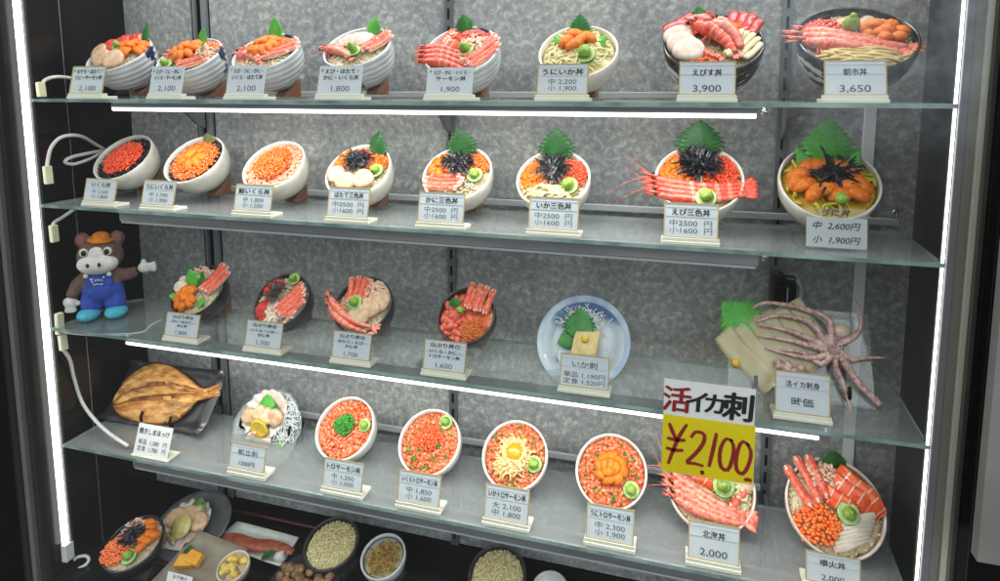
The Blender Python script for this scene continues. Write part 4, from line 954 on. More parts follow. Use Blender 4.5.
lo_ = catmull([local_px(t, *p) for p in ((117, 407), (122, 416), (131, 421), (141, 424), (160, 426.5), (178, 422), (189, 414), (198, 404), (206, 401), (213, 399), (222, 397))], 44)
vs = []; C_ = 24; b = MB()
for i in range(45):
    q = i/44
    for j in range(C_+1):
        s = j/C_; p = up_[i].lerp(lo_[i], s)
        lobes = (.010*abs(math.sin(2*math.pi*min(1, max(0, s))))**.6+.004*math.sin(math.pi*s)**.5)*(1-.75*max(0, (q-.72)/.28))*min(1, .35+q*5)
        rid = .0022*math.sin(s*44+q*4)*(1 if q < .75 else .6)
        vs.append((p.x, p.y, .008+lobes+rid*min(1, lobes/.006)+.0025*noise.noise(V((p.x*60, p.y*60, 0)))))
fs = [(i*(C_+1)+j, i*(C_+1)+j+1, (i+1)*(C_+1)+j+1, (i+1)*(C_+1)+j) for i in range(44) for j in range(C_)]
b.add(vs, fs)
for i in range(44):
    for j in range(C_):
        s = (j+.5)/C_; q = i/44; k_ = noise.noise(V((i*.35, j*.9, 3)))
        if q < .8 and (abs(s-.34-.05*math.sin(q*5)) < .03+.02*k_ or abs(s-.60+.04*q) < .028+.02*k_) or (s < .05 or s > .95 or i < 1) and k_ > -.1 or q > .86 and k_ > .0: b.m[i*C_+j] = 1
def fish_mat():
    m = mat('grilled_fish', '#bb7836', .36, '#e6b068', 34, .5, 160, coat=.2, detail=6, stretch=(1, 2.2, 1), sss=.05); nt = m.node_tree; N = nt.nodes; L = nt.links; b = N['Principled BSDF']
    old = b.inputs['Base Color'].links[0].from_socket; tc = N.new('ShaderNodeTexCoord'); mp = N.new('ShaderNodeMapping'); mp.inputs['Scale'].default_value = (9, 48, 9); mp.inputs['Rotation'].default_value = (0, 0, -.12)
    nz = N.new('ShaderNodeTexNoise'); nz.inputs['Scale'].default_value = 1; nz.inputs['Detail'].default_value = 6; nz.inputs['Roughness'].default_value = .7
    L.new(tc.outputs['Object'], mp.inputs['Vector']); L.new(mp.outputs['Vector'], nz.inputs['Vector'])
    cr = N.new('ShaderNodeValToRGB'); cr.color_ramp.elements[0].position = .48; cr.color_ramp.elements[0].color = (0, 0, 0, 1); cr.color_ramp.elements[1].position = .66; cr.color_ramp.elements[1].color = (.85, .85, .85, 1)
    mx = N.new('ShaderNodeMix'); mx.data_type = 'RGBA'; L.new(nz.outputs['Fac'], cr.inputs['Fac']); L.new(cr.outputs['Color'], mx.inputs['Factor']); L.new(old, mx.inputs['A']); mx.inputs['B'].default_value = lin('#4a230c'); L.new(mx.outputs['Result'], b.inputs['Base Color'])
    return m
o = b.build('grilled_fish', [fish_mat(), mat('charred_fish', '#6a3a18', .45, '#a0662e', 60, .5, 200)], t); o.modifiers.new('thickness', 'SOLIDIFY').thickness = .004
easel('black wire easel holding the grilled fish plate', t.location, 52, .062, .045, FRAMEB, Z4)
card_px('price card without border under the grilled fish plate', 150, 458.5, 34, 424, Z4, [('開きしまほっけ', .76, .21, .86, .02), ('単品  1,380   円', .42, .19, .82, .004), ('定食  1,780   円', .20, .19, .82, .004)], gold=False, base=.004, tilt=20, paper=PAPERW)

P = plate_frame('scallop_sashimi_plate', 'rippled glass plate holding a scallop shell with sliced scallop and lemon', 'plate', at(269, 430, 1.42), 55)
flatS(P, .092, 0)
def shell(b, c, R, base_y, z0, M=None, ears=True):
    vs = []; nr, na = 9, 72
    for i in range(nr+1):
        q = i/nr
        for j in range(na+1):
            a = -pi*.30+(pi*1.60)*j/na; rr = R*q*(1+.025*math.cos(j*pi/3)); cx, cy = rr*math.cos(a), rr*math.sin(a)
            vs.append((c[0]+cx, c[1]+cy, z0+.012*q**2+.0034*q*math.cos(j*pi/3)))
    fs = [(i*(na+1)+j, (i+1)*(na+1)+j, (i+1)*(na+1)+j+1, i*(na+1)+j+1) for i in range(nr) for j in range(na)]
    b.add(vs, fs, 0, M)
    w = R*.62; y1 = c[1]-R*.45; y2 = c[1]-R*1.05
    vs = []; 
    for i in range(5):
        y = y1+(y2-y1)*i/4
        for j in range(9):
            x = (j/8-.5)*2*(w*(1-.12*math.sin(i/4*pi)))
            vs.append((c[0]+x, y, z0+.0015+.006*abs(j/8-.5)*2*(i/4)))
    b.add(vs, [(i*9+j, (i+1)*9+j, (i+1)*9+j+1, i*9+j+1) for i in range(4) for j in range(8)], 0, M)
RIPPLE = clear('ripple_plate_glass', (.86, .90, .90), 1.5, .12, .22, (.7, .75, .76))
b = MB(); b.lathe([(.0005, -.006), (.03, -.006), (.06, .0), (.085, .008), (.095, .013), (.094, .0155), (.083, .011), (.06, .004), (.03, -.001), (.0005, -.001)], 64, rf=lambda i, a, r, z: (r*(1+.018*math.sin(7*a)+.012*math.sin(17*a)), z+.0016*math.sin(23*a+i)*(r > .03))); b.build('glass_plate', RIPPLE, P.t)
strands(P, (.62, .25), (.18, .55), 46, .55, 1.4, DAIKON, .012, 'daikon_threads', .012, .9, .1)
SHELLM = mat('scallop_shell', '#e4dccf', .35, '#d9c0ae', 22, .15, 90, coat=.4)
b = MB(); sc = local_px(P.t, 266.5, 415, .014); shell(b, (sc.x, sc.y), .059, 0, .010); o = b.build('shell', SHELLM, P.t); o.modifiers.new('thickness', 'SOLIDIFY').thickness = .002
cx, cy = sc.x/.092, sc.y/.092
scallop(P, [(cx-.38, cy-.10, .2, .9), (cx-.10, cy-.0, 1.3, .85), (cx+.14, cy-.04, 1.7, .85), (cx+.40, cy-.03, -.3, .95)], .24, .16, SCAL, lift=.024, tilt=.3)
leaf(P, cx-.02, cy+.05, -.05, .9, .35, .5, .26, LEAFB, lift=.02); leaf(P, cx+.1, cy+.08, .8, .3, .3, .36, .2, LEAF, lift=.02)
Ml = Matrix.Translation((sc.x+.002, sc.y-.033, .030)) @ Euler((.75, 0, 0)).to_matrix().to_4x4()
b = MB(); b.lathe([(.0005, -.003), (.023, -.003), (.024, 0), (.023, .003), (.0195, .0032), (.019, .0030), (.0005, .0030)], 30, Ml, mi_fn=lambda i, a: 0 if i >= 4 else 1); b.build('lemon_slice', [LEMON, LEMONR], P.t)
b = MB()
for k in range(6): b.ell((sc.x-.016+random.uniform(-.009, .010), sc.y-.046+random.uniform(-.004, .004), .026), (.006, .004, .004), Euler((0, 0, random.random()*3)), 8, 5, nz=.3)
b.build('scallop_frill', mat('frill', '#e3b795', .35, '#d59a78', 80, coat=.4), P.t)
wb = local_px(P.t, 283, 445, .008); b = MB()
for k in range(7): b.ell((wb.x+random.uniform(-.006, .006), wb.y+random.uniform(-.004, .004), .012+random.random()*.006), (.006, .005, .004), Euler((0, 0, random.random()*3)), 8, 5, nz=.3)
b.build('wasabi', mat('bright_wasabi', '#7fb445', .5), P.t)
easel('black easel holding the rippled glass scallop plate', P.t.location, 55, .088, .07, FRAMEB, Z4)
card_px('price card reading 1200 yen under the scallop shell plate', 246.5, 481, 35, 443, Z4, [('帆立刺', .66, .25, .6, .008), ('1200円', .24, .21, .62, .010)], gold=True, base=.016)

B = make_bowl('white bowl of minced salmon with a heap of chopped spring onion', at(344.5, 428, 1.385), .0715, 45, .08, 'white', Z4, short='spring onion bowl', fill='salmon')
mince(B, (0, 0), (.92, .92), MINCE, .085); onions(B, (.0, .08), (.36, .36), 150); onions(B, (.0, .08), (.2, .2), 60, lift=.018); wasabi(B, .72, .18, 1.15)
B = make_bowl('white bowl with red roe in the middle of minced salmon and onion flecks', at(429, 442, 1.385), .0715, 45, .08, 'white', Z4, short='roe and minced salmon bowl', fill='salmon')
mince(B, (0, 0), (.92, .92), MINCE, .085); roe(B, (-.02, .12), (.46, .42), mat('light_roe', '#ee4a1c', .25, '#f26a36', 120, coat=.4), .045, lift=.010); onions(B, (0, 0), (.85, .85), 70, k=.038, lift=.010, heap=0); wasabi(B, .42, .68, 1.2)
B = make_bowl('white bowl with a raw egg yolk on squid strips and minced salmon', at(514.5, 455, 1.385), .0715, 45, .08, 'white', Z4, short='egg yolk bowl', fill='salmon')
mince(B, (0, 0), (.93, .93), MINCE, .08, hole=.4); onions(B, (0, 0), (.88, .88), 70, k=.036, lift=.008, heap=0); strands(B, (0, 0), (.45, .45), 90, .6, 0, mat('yolk_squid', '#edc98a', .35, coat=.3), .034, lift=.006, spread=1.5); strands(B, (-.1, -.4), (.4, .2), 30, .6, .2, mat('yolk_squid', ''), .034, lift=.006, spread=.5)
b = MB(); b.ell(B.S(.02, .06, .012), (.27*B.R, .27*B.R, .2*B.R), None, 20, 12); b.build('egg_yolk', YOLK, B.t); wasabi(B, .68, -.18, 1.3)
B = make_bowl('white bowl with a sea urchin rosette on minced salmon', at(611, 471, 1.385), .073, 45, .08, 'white', Z4, short='sea urchin rosette bowl', fill='salmon')
mince(B, (0, 0), (.93, .93), MINCE, .08); onions(B, (0, 0), (.85, .85), 70, k=.036, lift=.008, heap=0); uni(B, [(.34*math.cos(k*pi/4), .05+.32*math.sin(k*pi/4), k*pi/4+pi/2+.5) for k in range(8)], UNI, .42, .14, lift=.012); uni(B, [(-.16, .08, 1.5), (0, .1, 1.6), (.16, .06, 1.5), (-.05, -.08, .3)], UNI, .42, .12, lift=.019); wasabi(B, .62, -.42, 1.25)
B = make_bowl('white bowl half hidden by the yellow sign, three prawns across its front', at(711, 487, 1.385), .083, 43, .085, 'pink', Z4, short='prawn bowl half hidden by the yellow sign')
slices(B, [(-.35, .35, -.6), (-.1, .25, -.6), (.1, .3, -.5)], L=.8, w=.5, th=.14, stripes=4, tiltx=.5, bend=.5); scallop(B, [(.55, .4, 0), (.7, .2, 0)], .28, .16, SCALW, 'white_fish_slice'); strands(B, (.72, .1), (.2, .3), 20, .4, .6, SQUID, .04)
for k in range(4): shrimp(B, (-1.0+.03*k, .25-.2*k), (.78, -.48-.07*k), .14, -.07, (.55 if k in (0, 2) else 0), SHR, hl=.004, lift=.012)
crab(B, [(.45, -.4, .85, .1, .004, .006)], .1); wasabi(B, .28, .0, 1.35, True, lift=.022)
B = make_bowl('white bowl with three crab sticks leaning out, salmon slices, roe and squid fan', at(835, 507, 1.385), .086, 47, .085, 'pink', Z4, short='salmon and crab stick bowl at the right end')
flakes(B, (-.25, .62), (.35, .3), 80, lift=.008); crab(B, [(-.5, -.1, -1.0, .72, .006, .010), (-.34, .0, -.78, .95, .008, .012), (-.16, .12, -.52, 1.02, .008, .012)], .11)
roe(B, (-.42, -.42), (.5, .42), ROEO, .05, lift=.008); slices(B, [(.1, .12, -.5, .8), (.35, .3, -.6), (.48, .42, -.7, 1.1), (.62, .3, -.85, 1.0)], L=.95, w=.5, th=.14, stripes=3, tiltx=.45, bend=.5)
b = MB()
for k in range(7):
    R3 = Euler((0, 0, .35+.02*k)).to_matrix() @ Euler((.4, 0, 0)).to_matrix(); slab(b, B.S(.42-.03*k, -.18-.085*k, .012-.001*k), .78*B.R, .18*B.R, .05*B.R, R3, .25)
b.build('squid_slices', mat('pearl_squid', '#ecdfcd', .3, '#e3cdb8', 60, coat=.4, sss=.2), B.t)
leaf(B, .05, .8, .0, .5, .6, .5, .3, LEAFD); wasabi(B, .22, -.12, 1.25, True, lift=.018)
def row4(label, uc, vb, wpx, vt, lines, **kw): return card_px(label, uc, vb, wpx, vt, Z4, lines, base=.014, **kw)
row4('price card reading 1,250 and 1,000 under the spring onion bowl', 342, 500.5, 39, 459, two('トロサーモン丼', '中 1,250', '小 1,000'))
row4('price card reading 1,850 and 1,600 under the roe and minced salmon bowl', 418, 516.5, 42, 471, two('いくらトロサーモン丼', '中 1,850', '小 1,600'))
row4('price card reading 2,100 and 1,800 under the egg yolk bowl', 505.5, 534, 44, 485, two('いかトロサーモン丼', '大 2,100', '中 1,800'))
row4('price card reading 2,300 and 1,900 under the sea urchin rosette bowl', 609, 555, 48, 505, two('うにトロサーモン丼', '中 2,300', '小 1,900'))
row4('price card reading 2,000 below the yellow sign', 713, 570, 52, 522, [('北海丼', .68, .22, .44, .015), ('2,000', .22, .26, .64, 0)])
row4('price card reading 2,000 under the salmon and crab stick bowl', 832, 598, 56, 553, [('噴火丼', .66, .24, .46, .015), ('・・・・', .86, .14, .34, .01), ('2,000', .20, .26, .66, 0)])

# ------------------------------------------------------------------ the hanging price sign
YS = 1.238
p0 = at(710, 425, YS)
sg = thing('price_sign', 'white and yellow hand lettered sign with red price in a clear sleeve', 'sign', p0)
def sgp(u, v): q = at(u, v, YS)-p0; return (q.x, q.z)
x0, zt = sgp(664.5, 378); x1, _ = sgp(756, 385); zm = sgp(664, 413.5)[1]; zb = sgp(662, 470)[1]; ztop = sgp(664, 362)[1]; zl = sgp(664, 474)[1]
b = MB(); b.box(((x0+x1)/2, .001, (ztop+zl)/2), (x1-x0+.006, .0015, ztop-zl)); b.build('sleeve', clear('clear_sleeve', (.97, .97, .97), 1.45, .12, .10), sg, False)
b = MB(); b.box(((x0+x1)/2, -.001, (zt+zm)/2), (x1-x0, .001, zt-zm-.0005)); b.build('title_paper', PAPERW, sg, False)
b = MB(); b.box(((x0+x1)/2+.001, -.0015, (zm+zb)/2), (x1-x0+.003, .001, zm-zb-.0005)); b.build('price_paper', YELLOW, sg, False)
MS = Matrix.Translation((0, -.0026, 0)) @ Euler((rad(90), 0, 0)).to_matrix().to_4x4()
w_, h_ = x1-x0, zt-zm; hy = zm-zb
b = MB(); text_into(b, '活', x0+w_*.15, zm+h_*.46, h_*.76, None, .034, 0, MS, .05); b.build('red_lettering', RED, sg, False)
b = MB()
for k, (ch, xx, sc_) in enumerate((('イ', .37, .66), ('カ', .565, .62), ('刺', .82, .80))): text_into(b, ch, x0+w_*xx, zm+h_*.46, h_*sc_, None, .040, 0, MS, .05)
b.build('black_lettering', INK, sg, False)
b = MB()
def stroke(pts, r):                          # one brush stroke, points in shares of the yellow paper
    P_ = catmull([V((x0+w_*a, -.0022, zb+hy*c)) for a, c in pts], 16); vs = []
    for i, p in enumerate(P_):
        tt = (P_[min(i+1, 16)]-P_[max(i-1, 0)]).normalized(); nn = V((-tt.z, 0, tt.x)); k = r*w_*(.8+.3*math.sin(i/16*pi))
        vs += [p+nn*k-V((0, .0003, 0)), p-nn*k-V((0, .0003, 0))]
    b.add(vs, [(2*i, 2*i+1, 2*i+3, 2*i+2) for i in range(16)])
for pts in ([(.07, .86), (.11, .72), (.15, .60)], [(.27, .88), (.19, .66), (.13, .42), (.07, .14)], [(.05, .60), (.15, .58), (.26, .60)], [(.04, .42), (.14, .40), (.24, .42)],
            [(.32, .66), (.37, .77), (.46, .75), (.46, .60), (.37, .38), (.28, .22), (.36, .22), (.47, .20)], [(.455, .12), (.46, .075), (.475, .09)], [(.60, .80), (.57, .52), (.53, .20)],
            [(.78, .70), (.70, .72), (.645, .50), (.66, .24), (.74, .20), (.785, .42), (.79, .62), (.75, .73)], [(.96, .66), (.88, .72), (.83, .50), (.83, .24), (.90, .17), (.96, .34), (.98, .56), (.93, .70)], [(.92, .07), (.96, .085), (1.0, .07)]): stroke(pts, .021)
b.build('red_lettering', RED, sg, False)

# ------------------------------------------------------------------ soft toy
q = on(91, 321, Z3)
toy = thing('soft_toy', 'brown soft toy animal in blue dungarees with small orange hat', 'soft toy', (q.x, max(q.y, 1.345), Z3), (0, 0, rad(36)))
k = .215/1.0
def tp(x, y, z): return V((x*k, y*k, z*k))
FUR = mat('brown_plush', '#604540', .9, '#745850', 90, .8, 420); FURI = mat('ear_pink', '#8a5650', .9); MUZ = mat('beige_plush', '#dfdbd3', .9, '#d0cbc2', 90, .6, 420)
BLUE = mat('blue_felt', '#3450b0', .85, '#2b459e', 90, .6, 420); TEAL = mat('light_blue_felt', '#4fb4c8', .85, '#43a3b8', 90, .6, 420); ORF = mat('orange_felt', '#d67a1a', .85, '#c06a12', 60, .6, 300)
def remeshed(b, name, m, parent, vox=.0035):
    o = b.build(name, m, None); r = o.modifiers.new('r', 'REMESH'); r.mode = 'VOXEL'; r.voxel_size = vox; s = o.modifiers.new('s', 'SMOOTH'); s.iterations = 6; s.factor = .5
    bpy.context.view_layer.update(); me = bpy.data.meshes.new_from_object(o.evaluated_get(bpy.context.evaluated_depsgraph_get()))
    bpy.data.objects.remove(o); me.polygons.foreach_set('use_smooth', [True]*len(me.polygons)); o = bpy.data.objects.new(name, me); COL.objects.link(o); o.parent = parent
    if not me.materials: me.materials.append(m)
    return o
b = MB()
b.ell(tp(0, 0, .72), (.235*k, .21*k, .20*k), None, 20, 14); b.ell(tp(0, .0, .40), (.20*k, .16*k, .23*k), None, 18, 12)
for s in (-1, 1):
    b.ell(tp(.17*s, .03, .90), (.085*k, .045*k, .095*k), None, 14, 10)
    b.tube([tp(.10*s, 0, .22), tp(.12*s, -.02, .06)], .085*k, 12)
b.tube([tp(-.12, 0, .50), tp(-.24, -.03, .40), tp(-.30, -.05, .27)], [.085*k, .075*k, .065*k], 12)
b.tube([tp(.12, 0, .48), tp(.25, -.02, .47), tp(.36, -.03, .50)], [.085*k, .075*k, .062*k], 12)
remeshed(b, 'body', FUR, toy)
b = MB()
for s in (-1, 1): b.ell(tp(.175*s, -.012, .905), (.052*k, .02*k, .062*k), None, 12, 8)
b.build('inner_ear', FURI, toy)
b = MB(); b.ell(tp(0, -.13, .655), (.205*k, .14*k, .125*k), None, 20, 12); b.ell(tp(0, -.125, .76), (.10*k, .10*k, .10*k), None, 16, 10); remeshed(b, 'muzzle', MUZ, toy, .003)
b = MB()
for s in (-1, 1): b.ell(tp(.055*s-.01, -.262, .67), (.018*k, .012*k, .026*k), None, 10, 6)
b.build('nostril', mat('dark_brown_felt', '#3a211c', .9), toy)
b = MB()
for s in (-1, 1): b.ell(tp(.115*s, -.172, .80), (.043*k, .032*k, .050*k), None, 14, 10)
e = b.build('eye', mat('white_felt', '#ddd8cc', .6), toy); b = MB()
for s in (-1, 1): b.ell(tp(.110*s, -.198, .80), (.027*k, .016*k, .034*k), None, 12, 8)
b.build('pupil', EYE, e)
b = MB(); b.ell(tp(0, 0, .34), (.212*k, .175*k, .175*k), None, 20, 12)
for s in (-1, 1): b.tube([tp(.095*s, -.0, .30), tp(.115*s, -.02, .17), tp(.12*s, -.03, .10)], [.115*k, .115*k, .105*k], 14)
b.box(tp(0, -.125, .475), (.26*k, .07*k, .15*k))
for s in (-1, 1): b.tube([tp(.10*s, -.13, .53), tp(.11*s, -.06, .585), tp(.10*s, .06, .56)], .03*k, 8)
remeshed(b, 'dungarees', BLUE, toy, .003)
b = MB()
for s in (-1, 1): b.ell(tp(.112*s, -.178, .535), (.026*k, .012*k, .026*k), None, 12, 8)
b.build('button', mat('pearl_button', '#d8d4c8', .4), toy)
b = MB()
for px_ in ([(-.075, .50), (-.06, .485), (-.05, .505)], [(-.065, .49), (-.055, .455), (-.04, .445)], [(-.035, .49), (-.02, .46), (-.008, .488), (.004, .462)], [(.008, .49), (.02, .465), (.035, .48), (.045, .46)], [(.05, .51), (.066, .495)], [(.066, .512), (.05, .494)], [(-.05, .43), (-.03, .42), (-.012, .434), (.006, .42)], [(.014, .432), (.03, .42), (.045, .432)]): b.tube([tp(x, -.176, z) for x, z in px_], .0011, 6)
b.build('stitching', mat('white_thread', '#d9dbe6', .7), toy)
for s, c, fl in ((-1, tp(-.31, -.06, .22), -1), (1, tp(.44, -.04, .54), 1)):
    b = MB(); b.ell(c, (.075*k, .05*k, .065*k), None, 14, 10)
    dirs = ((1, .35), (1, .02), (.9, -.3)) if s > 0 else ((-.35, -1), (0, -1), (.3, -1))
    for dx, dz in dirs: b.tube([c, c+V((dx, 0, dz)).normalized()*.125*k], [.036*k, .030*k], 8)
    th = V((-.1, 0, 1)) if s > 0 else V((1, 0, -.3)); b.tube([c, c+th.normalized()*.10*k], [.034*k, .028*k], 8)
    remeshed(b, 'hand', MUZ, toy, .0025)
for s in (-1, 1):
    b = MB(); b.ell(tp(.135*s, -.09, .065), (.115*k, .17*k, .068*k), None, 18, 10); b.build('shoe', TEAL, toy)
b = MB(); b.lathe([(.0005, 0), (.13*k, .0), (.14*k, .012*k), (.125*k, .022*k), (.085*k, .02*k), (.085*k, .06*k), (.06*k, .085*k), (.0005, .09*k)], 24, Matrix.Translation(tp(.02, -.02, .90)) @ Euler((.12, .10, 0)).to_matrix().to_4x4()); b.build('hat', ORF, toy)

# ------------------------------------------------------------------ cables
def cable(label, pts, r=.0042, con=None):
    def pin(u, v, y):
        p = at(u, v, y)
        if p.x < XL+.007: q = ray(u, v); p = C0+q*((XL+.007-C0.x)/q.x)
        return p
    P_ = [pin(*p) for p in pts]; t = thing('power_cable', label, 'cable', P_[0], group='white cables of the light bars')
    b = MB(); b.tube([p-P_[0] for p in catmull(P_, 8*len(P_))], r, 8); b.build('wire', CABLEM, t)
    if con:
        a, c = pin(*con[0])-P_[0], pin(*con[1])-P_[0]; b = MB(); d = c-a; M = Matrix.Translation((a+c)/2) @ d.to_track_quat('Z', 'Y').to_matrix().to_4x4(); b.box((0, 0, 0), (.016, .012, d.length), M); bevel(b.build('connector', CONN, t, False), .002)
cable('white cable arching over the left end of the topmost shelf', [(41, 90, 1.27), (44, 81, 1.29), (55, 77, 1.31), (70, 78, 1.35), (80, 82, 1.40), (95, 90, 1.47)], con=((42, 97, 1.27), (40, 82, 1.27)))
cable('white cable looping behind the red roe bowl', [(47, 166, 1.27), (51, 148, 1.28), (62, 137, 1.30), (80, 136, 1.34), (95, 144, 1.40), (104, 150, 1.45), (95, 152, 1.45), (72, 157, 1.40), (65, 162, 1.38), (74, 164, 1.38), (92, 158, 1.43), (104, 150, 1.47)], con=((49, 184, 1.265), (47, 166, 1.265)))
cable('short white cable slanting under the second shelf above the soft toy', [(53, 226, 1.27), (55, 222, 1.28), (63, 217, 1.31), (73, 210, 1.36)], con=((55, 242, 1.265), (53, 225, 1.265)))
cable('white cable lying curved on the third shelf before the soft toy', [(60, 316, 1.262), (61, 329, 1.262), (72, 333, 1.262), (105, 335, 1.27), (140, 333, 1.295), (152, 325, 1.34), (162, 320, 1.38)], .0035, con=((60, 334, 1.262), (59, 313, 1.262)))
cable('white cable hanging down to the grilled fish shelf', [(63, 349, 1.27), (70, 360, 1.29), (74, 378, 1.31), (82, 402, 1.32), (95, 420, 1.31), (110, 434, 1.29), (128, 446, 1.275)], .0042, con=((64, 350, 1.265), (62, 335, 1.265)))
cable('white cable coiled at the foot of the left light tube', [(70, 572, 1.26), (84, 566, 1.27), (89, 560, 1.28), (86, 556, 1.28), (78, 557, 1.27), (74, 560, 1.26)], .004)

# ------------------------------------------------------------------ dishes on the deck
def deck_bowl(label, u, v, R, tau, H, style, up, short, **kw):
    return make_bowl(label, on(u, v, ZD+up), R, tau, H, style, ZD, short=short, blk=False, **kw)
t = thing('lacquer_tray', 'black lacquer tray with red brown rim on the dark deck', 'tray', (on(262, 545, ZD+.008).x, 1.42, ZD), (0, 0, 0))
b = MB(); b.box((0, 0, .003), (.46, .20, .006)); b.build('base', BLACKP, t, False); b = MB(); rt = [V((math.copysign(.22+.012*math.cos(a)*0, 0), 0, 0)) for a in (0,)]
loop = []
for cx_, cy_, a0 in ((.215, .085, 0), (-.215, .085, 90), (-.215, -.085, 180), (.215, -.085, 270)):
    for kk in range(5): a = rad(a0+kk*22.5); loop.append(V((cx_+.02*math.cos(a), cy_+.02*math.sin(a), .016)))
b.tube(loop+[loop[0], loop[1]], .004, 8); b.build('rim', mat('red_lacquer', '#5a1f1a', .3, coat=.3), t)
B = deck_bowl('black bowl with carrot red roe, urchin and seaweed at the lower left on the deck', 133, 543, .070, 22, .07, 'black', .085, 'black bowl at the lower left', drop=.010)
roe(B, (-.35, -.4), (.62, .5), ROEO, .05, lift=.008); flakes(B, (-.35, .45), (.4, .35), 50); uni(B, [(.5, .35, .5), (.65, .1, .9), (.6, -.15, 1.2), (.35, .55, .3), (.2, .68, .2), (.42, .1, .7), (.7, .35, .7)], UNI, .42, .16, lift=.010); nori(B, (0, .12), (.48, .45), 60, .5, .03); wasabi(B, .38, -.5, 1.4)
P = plate_frame('scallop_plate', 'round grey plate holding an open scallop shell with leaf on the deck', 'plate', on(194, 527, ZD+.045), 22); flatS(P, .095, 0)
b = MB(); b.lathe([(.0005, -.012), (.05, -.012), (.052, -.006), (.09, .006), (.1, .012), (.099, .014), (.088, .010), (.05, -.002), (.0005, -.003)], 48, Matrix.Diagonal((1.0, .95, 1, 1))); b.build('plate', mat('grey_stoneware', '#4f5052', .4, '#5d5e60', 30), P.t)
sc = local_px(P.t, 187, 524, .01); b = MB(); shell(b, (sc.x, sc.y), .062, 0, .008); o = b.build('shell', SHELLM, P.t); o.modifiers.new('thickness', 'SOLIDIFY').thickness = .002
cx, cy = sc.x/.095, sc.y/.095; scallop(P, [(cx-.3, cy+.02, .2, 1.1), (cx-.02, cy+.18, .9, .9), (cx+.2, cy+.22, 1.4, .9), (cx+.42, cy+.05, -.3, 1)], .26, .14, SCAL, lift=.02, tilt=.2)
leaf(P, cx+.1, cy+.3, -.1, .7, .5, .34, .2, LEAF, lift=.024); leaf(P, cx+.15, cy+.3, .6, .4, .5, .3, .18, LEAFB, lift=.024)
b = MB(); b.lathe([(.0005, -.003), (.027, -.003), (.028, 0), (.027, .003), (.0005, .0032)], 26, Matrix.Translation((sc.x+.008, sc.y-.02, .034)) @ Euler((.4, 0, 0)).to_matrix().to_4x4()); b.build('lemon_slice', mat('pale_lemon', '#c9bd7a', .4, '#b8a85e', 90), P.t)
b = MB()
for kk in range(9): b.ell((sc.x+random.uniform(-.03, .012), sc.y-.045+random.uniform(-.008, .006), .022), (.010, .006, .005), Euler((0, 0, random.random()*3)), 8, 5, nz=.3)
b.build('scallop_frill', mat('olive_frill', '#9c8d62', .4, '#b7a67a', 60, coat=.3), P.t)
# square plate with rolled omelette
t = thing('omelette_plate', 'beige square plate with slices of yellow omelette, cut by the frame edge', 'plate', on(200, 570, ZD+.03), (rad(14), 0, rad(-8)))
b = MB(); vs = []
for i in range(11):
    for j in range(11):
        x, y = (i/10-.5)*.165, (j/10-.5)*.15; q_ = max(abs(2*i/10-1), abs(2*j/10-1)); vs.append((x, y, .012*max(0, q_-.7)/.3))
b.add(vs, [(i*11+j, (i+1)*11+j, (i+1)*11+j+1, i*11+j+1) for i in range(10) for j in range(10)]); o = b.build('plate', mat('beige_stoneware', '#8d8474', .35, '#9c9282', 30, coat=.2), t); o.modifiers.new('thickness', 'SOLIDIFY').thickness = .004
b = MB(); oc = local_px(t, 190, 560, .014); ocs = [(oc.x+dx, oc.y+dy) for dx, dy in ((-.012, -.006), (.008, .006))]
for n_, (x, y) in enumerate(ocs): b.prism([(-.022, -.012), (.022, -.014), (.020, .014), (-.014, .016)], .020, Matrix.Translation((x, y, .004+.004*n_)) @ Euler((.25, .1, .5-.4*n_)).to_matrix().to_4x4())
o = b.build('omelette', mat('omelette', '#ec9c1c', .45, '#f0b23c', 40), t, False); bevel(o, .003)
leafb = MB(); leaf_mesh(leafb, V((oc.x-.02, oc.y-.005, .006)), V((-.3, .8, .3)), V((1, .2, 0)), .04, .022); leafb.build('shiso_leaf', [LEAFD, VEIN[LEAFD.name]], t)
card('white card standing on the deck before the omelette plate', on(181, 583, ZD+.03).x, on(181, 583, ZD+.03).y-.012, ZD, .072, .055, [('玉子焼き', .78, .24, .7, .01)], gold=False, tilt=20, base=.02, paper=PAPERW)
B = deck_bowl('small pinkish bowl of yellow potato chunks on the deck', 233, 566, .038, 20, .04, 'pink', .05, 'small bowl of yellow chunks', name='side_dish_bowl', drop=.008)
b = MB()
for kk in range(11): b.ell(B.S(random.uniform(-.6, .6), random.uniform(-.6, .6), .006+random.random()*.006), (.012, .009, .008), Euler((random.random(), random.random(), random.random()*3)), 8, 5, nz=.35)
b.build('potato_chunks', mat('yellow_potato', '#e0b83c', .45, '#ead07a', 40), B.t)
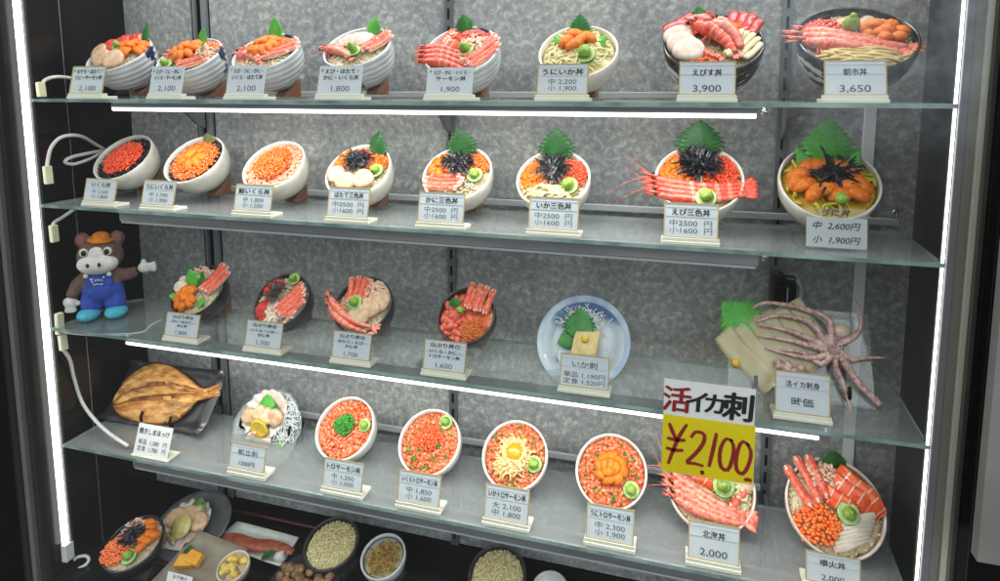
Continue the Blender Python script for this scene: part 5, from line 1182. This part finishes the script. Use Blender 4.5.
# long plate with grilled fillet
t = thing('fillet_plate', 'pale rectangular plate with a red brown grilled fillet and grated radish', 'plate', on(257, 544, ZD+.03), (rad(14), 0, 0)); cs = [local_px(t, u, v) for u, v in ((214, 544), (238, 524), (299, 540), (281, 568))]
b = MB(); vs = []
for i in range(11):
    for j in range(11):
        p = cs[0].lerp(cs[3], i/10).lerp(cs[1].lerp(cs[2], i/10), j/10); q_ = max(abs(2*i/10-1), abs(2*j/10-1)); vs.append((p.x, p.y, .010*max(0, q_-.75)/.25))
b.add(vs, [(i*11+j, (i+1)*11+j, (i+1)*11+j+1, i*11+j+1) for i in range(10) for j in range(10)]); o = b.build('plate', mat('pale_stoneware', '#b9bab2', .3, '#c9cac2', 30, coat=.3), t); o.modifiers.new('thickness', 'SOLIDIFY').thickness = .004
fb = MB(); a_, c_ = local_px(t, 220, 538, .012), local_px(t, 294, 551, .012); pts = [a_.lerp(c_, i/12)+V((0, .003*math.sin(i*.9), 0)) for i in range(13)]; fb.tube(pts, [.010, .015, .017, .018, .018, .018, .017, .017, .016, .015, .014, .012, .008], 12, .5, up=(0, 0, 1), jit=.06); fb.build('grilled_fillet', mat('grilled_red_fish', '#8a3a24', .45, '#a8553a', 70, .5, 160, coat=.3), t)
fb = MB(); g_ = local_px(t, 280, 557, .012); fb.ell(g_, (.016, .014, .016), None, 12, 8, nz=.4); fb.build('grated_radish', mat('radish', '#c9cbc4', .6, '#b9bcb4', 90, .6, 200), t)
leafb = MB(); p_ = local_px(t, 262, 556, .008); leaf_mesh(leafb, p_, V((.8, .1, .2)), V((0, 1, 0)), .04, .018); leafb.build('shiso_leaf', [LEAFD, VEIN[LEAFD.name]], t)
for lab, u, v, sh in (('black bowl of pale boiled rice at the middle of the deck', 331, 543, 'black rice bowl'), ('black bowl of pale boiled rice at the right, below the egg yolk bowl', 497, 574, 'right black rice bowl')):
    B = deck_bowl(lab, u, v, .067, 20, .065, 'char', .085, sh, fill='pale', name='rice_bowl', dome=.3); grains(B, (0, 0), (.92, .92), 620, RICEY, 'rice_grains', .002, .055)
B = deck_bowl('white bowl with a dark ring holding brown noodles on the deck', 383, 556, .054, 22, .06, 'grey', .08, 'noodle bowl with dark ring', fill='pale', name='noodle_bowl', drop=.022)
strands(B, (0, 0), (.6, .6), 70, .7, 0, mat('brown_noodles', '#a8843e', .45, '#8d6a2c', 60), .04, 'noodles', .006, 2, .12)
b = MB(); b.tube([V((.0475*math.cos(a*pi/24), .0475*math.sin(a*pi/24), .054)) for a in range(49)], .0013, 6); b.build('ring', NAVY, B.t)
t = thing('cutlet_plate', 'dark plate of brown breaded cutlet cut by the lower picture edge', 'plate', on(303, 586, ZD+.03), (rad(12), 0, 0))
b = MB(); b.lathe([(.0005, -.008), (.05, -.008), (.085, .002), (.084, .005), (.05, -.003), (.0005, -.004)], 40); b.build('plate', CHAR, t)
b = MB()
for kk in range(46): b.ell((random.uniform(-.065, .065), random.uniform(-.015, .03), .006+random.uniform(0, .010)), (.012, .009, .008), Euler((random.random(), random.random(), random.random()*3)), 7, 5, nz=.5)
b.build('cutlet', mat('breaded_crust', '#6e5032', .6, '#937049', 60, .7, 200), t)
B = deck_bowl('pale green empty dish cut by the lower picture edge', 550, 588, .040, 15, .03, 'grey', .07, 'pale green dish', name='side_dish_bowl', drop=.016, dome=.03, fill='pale')
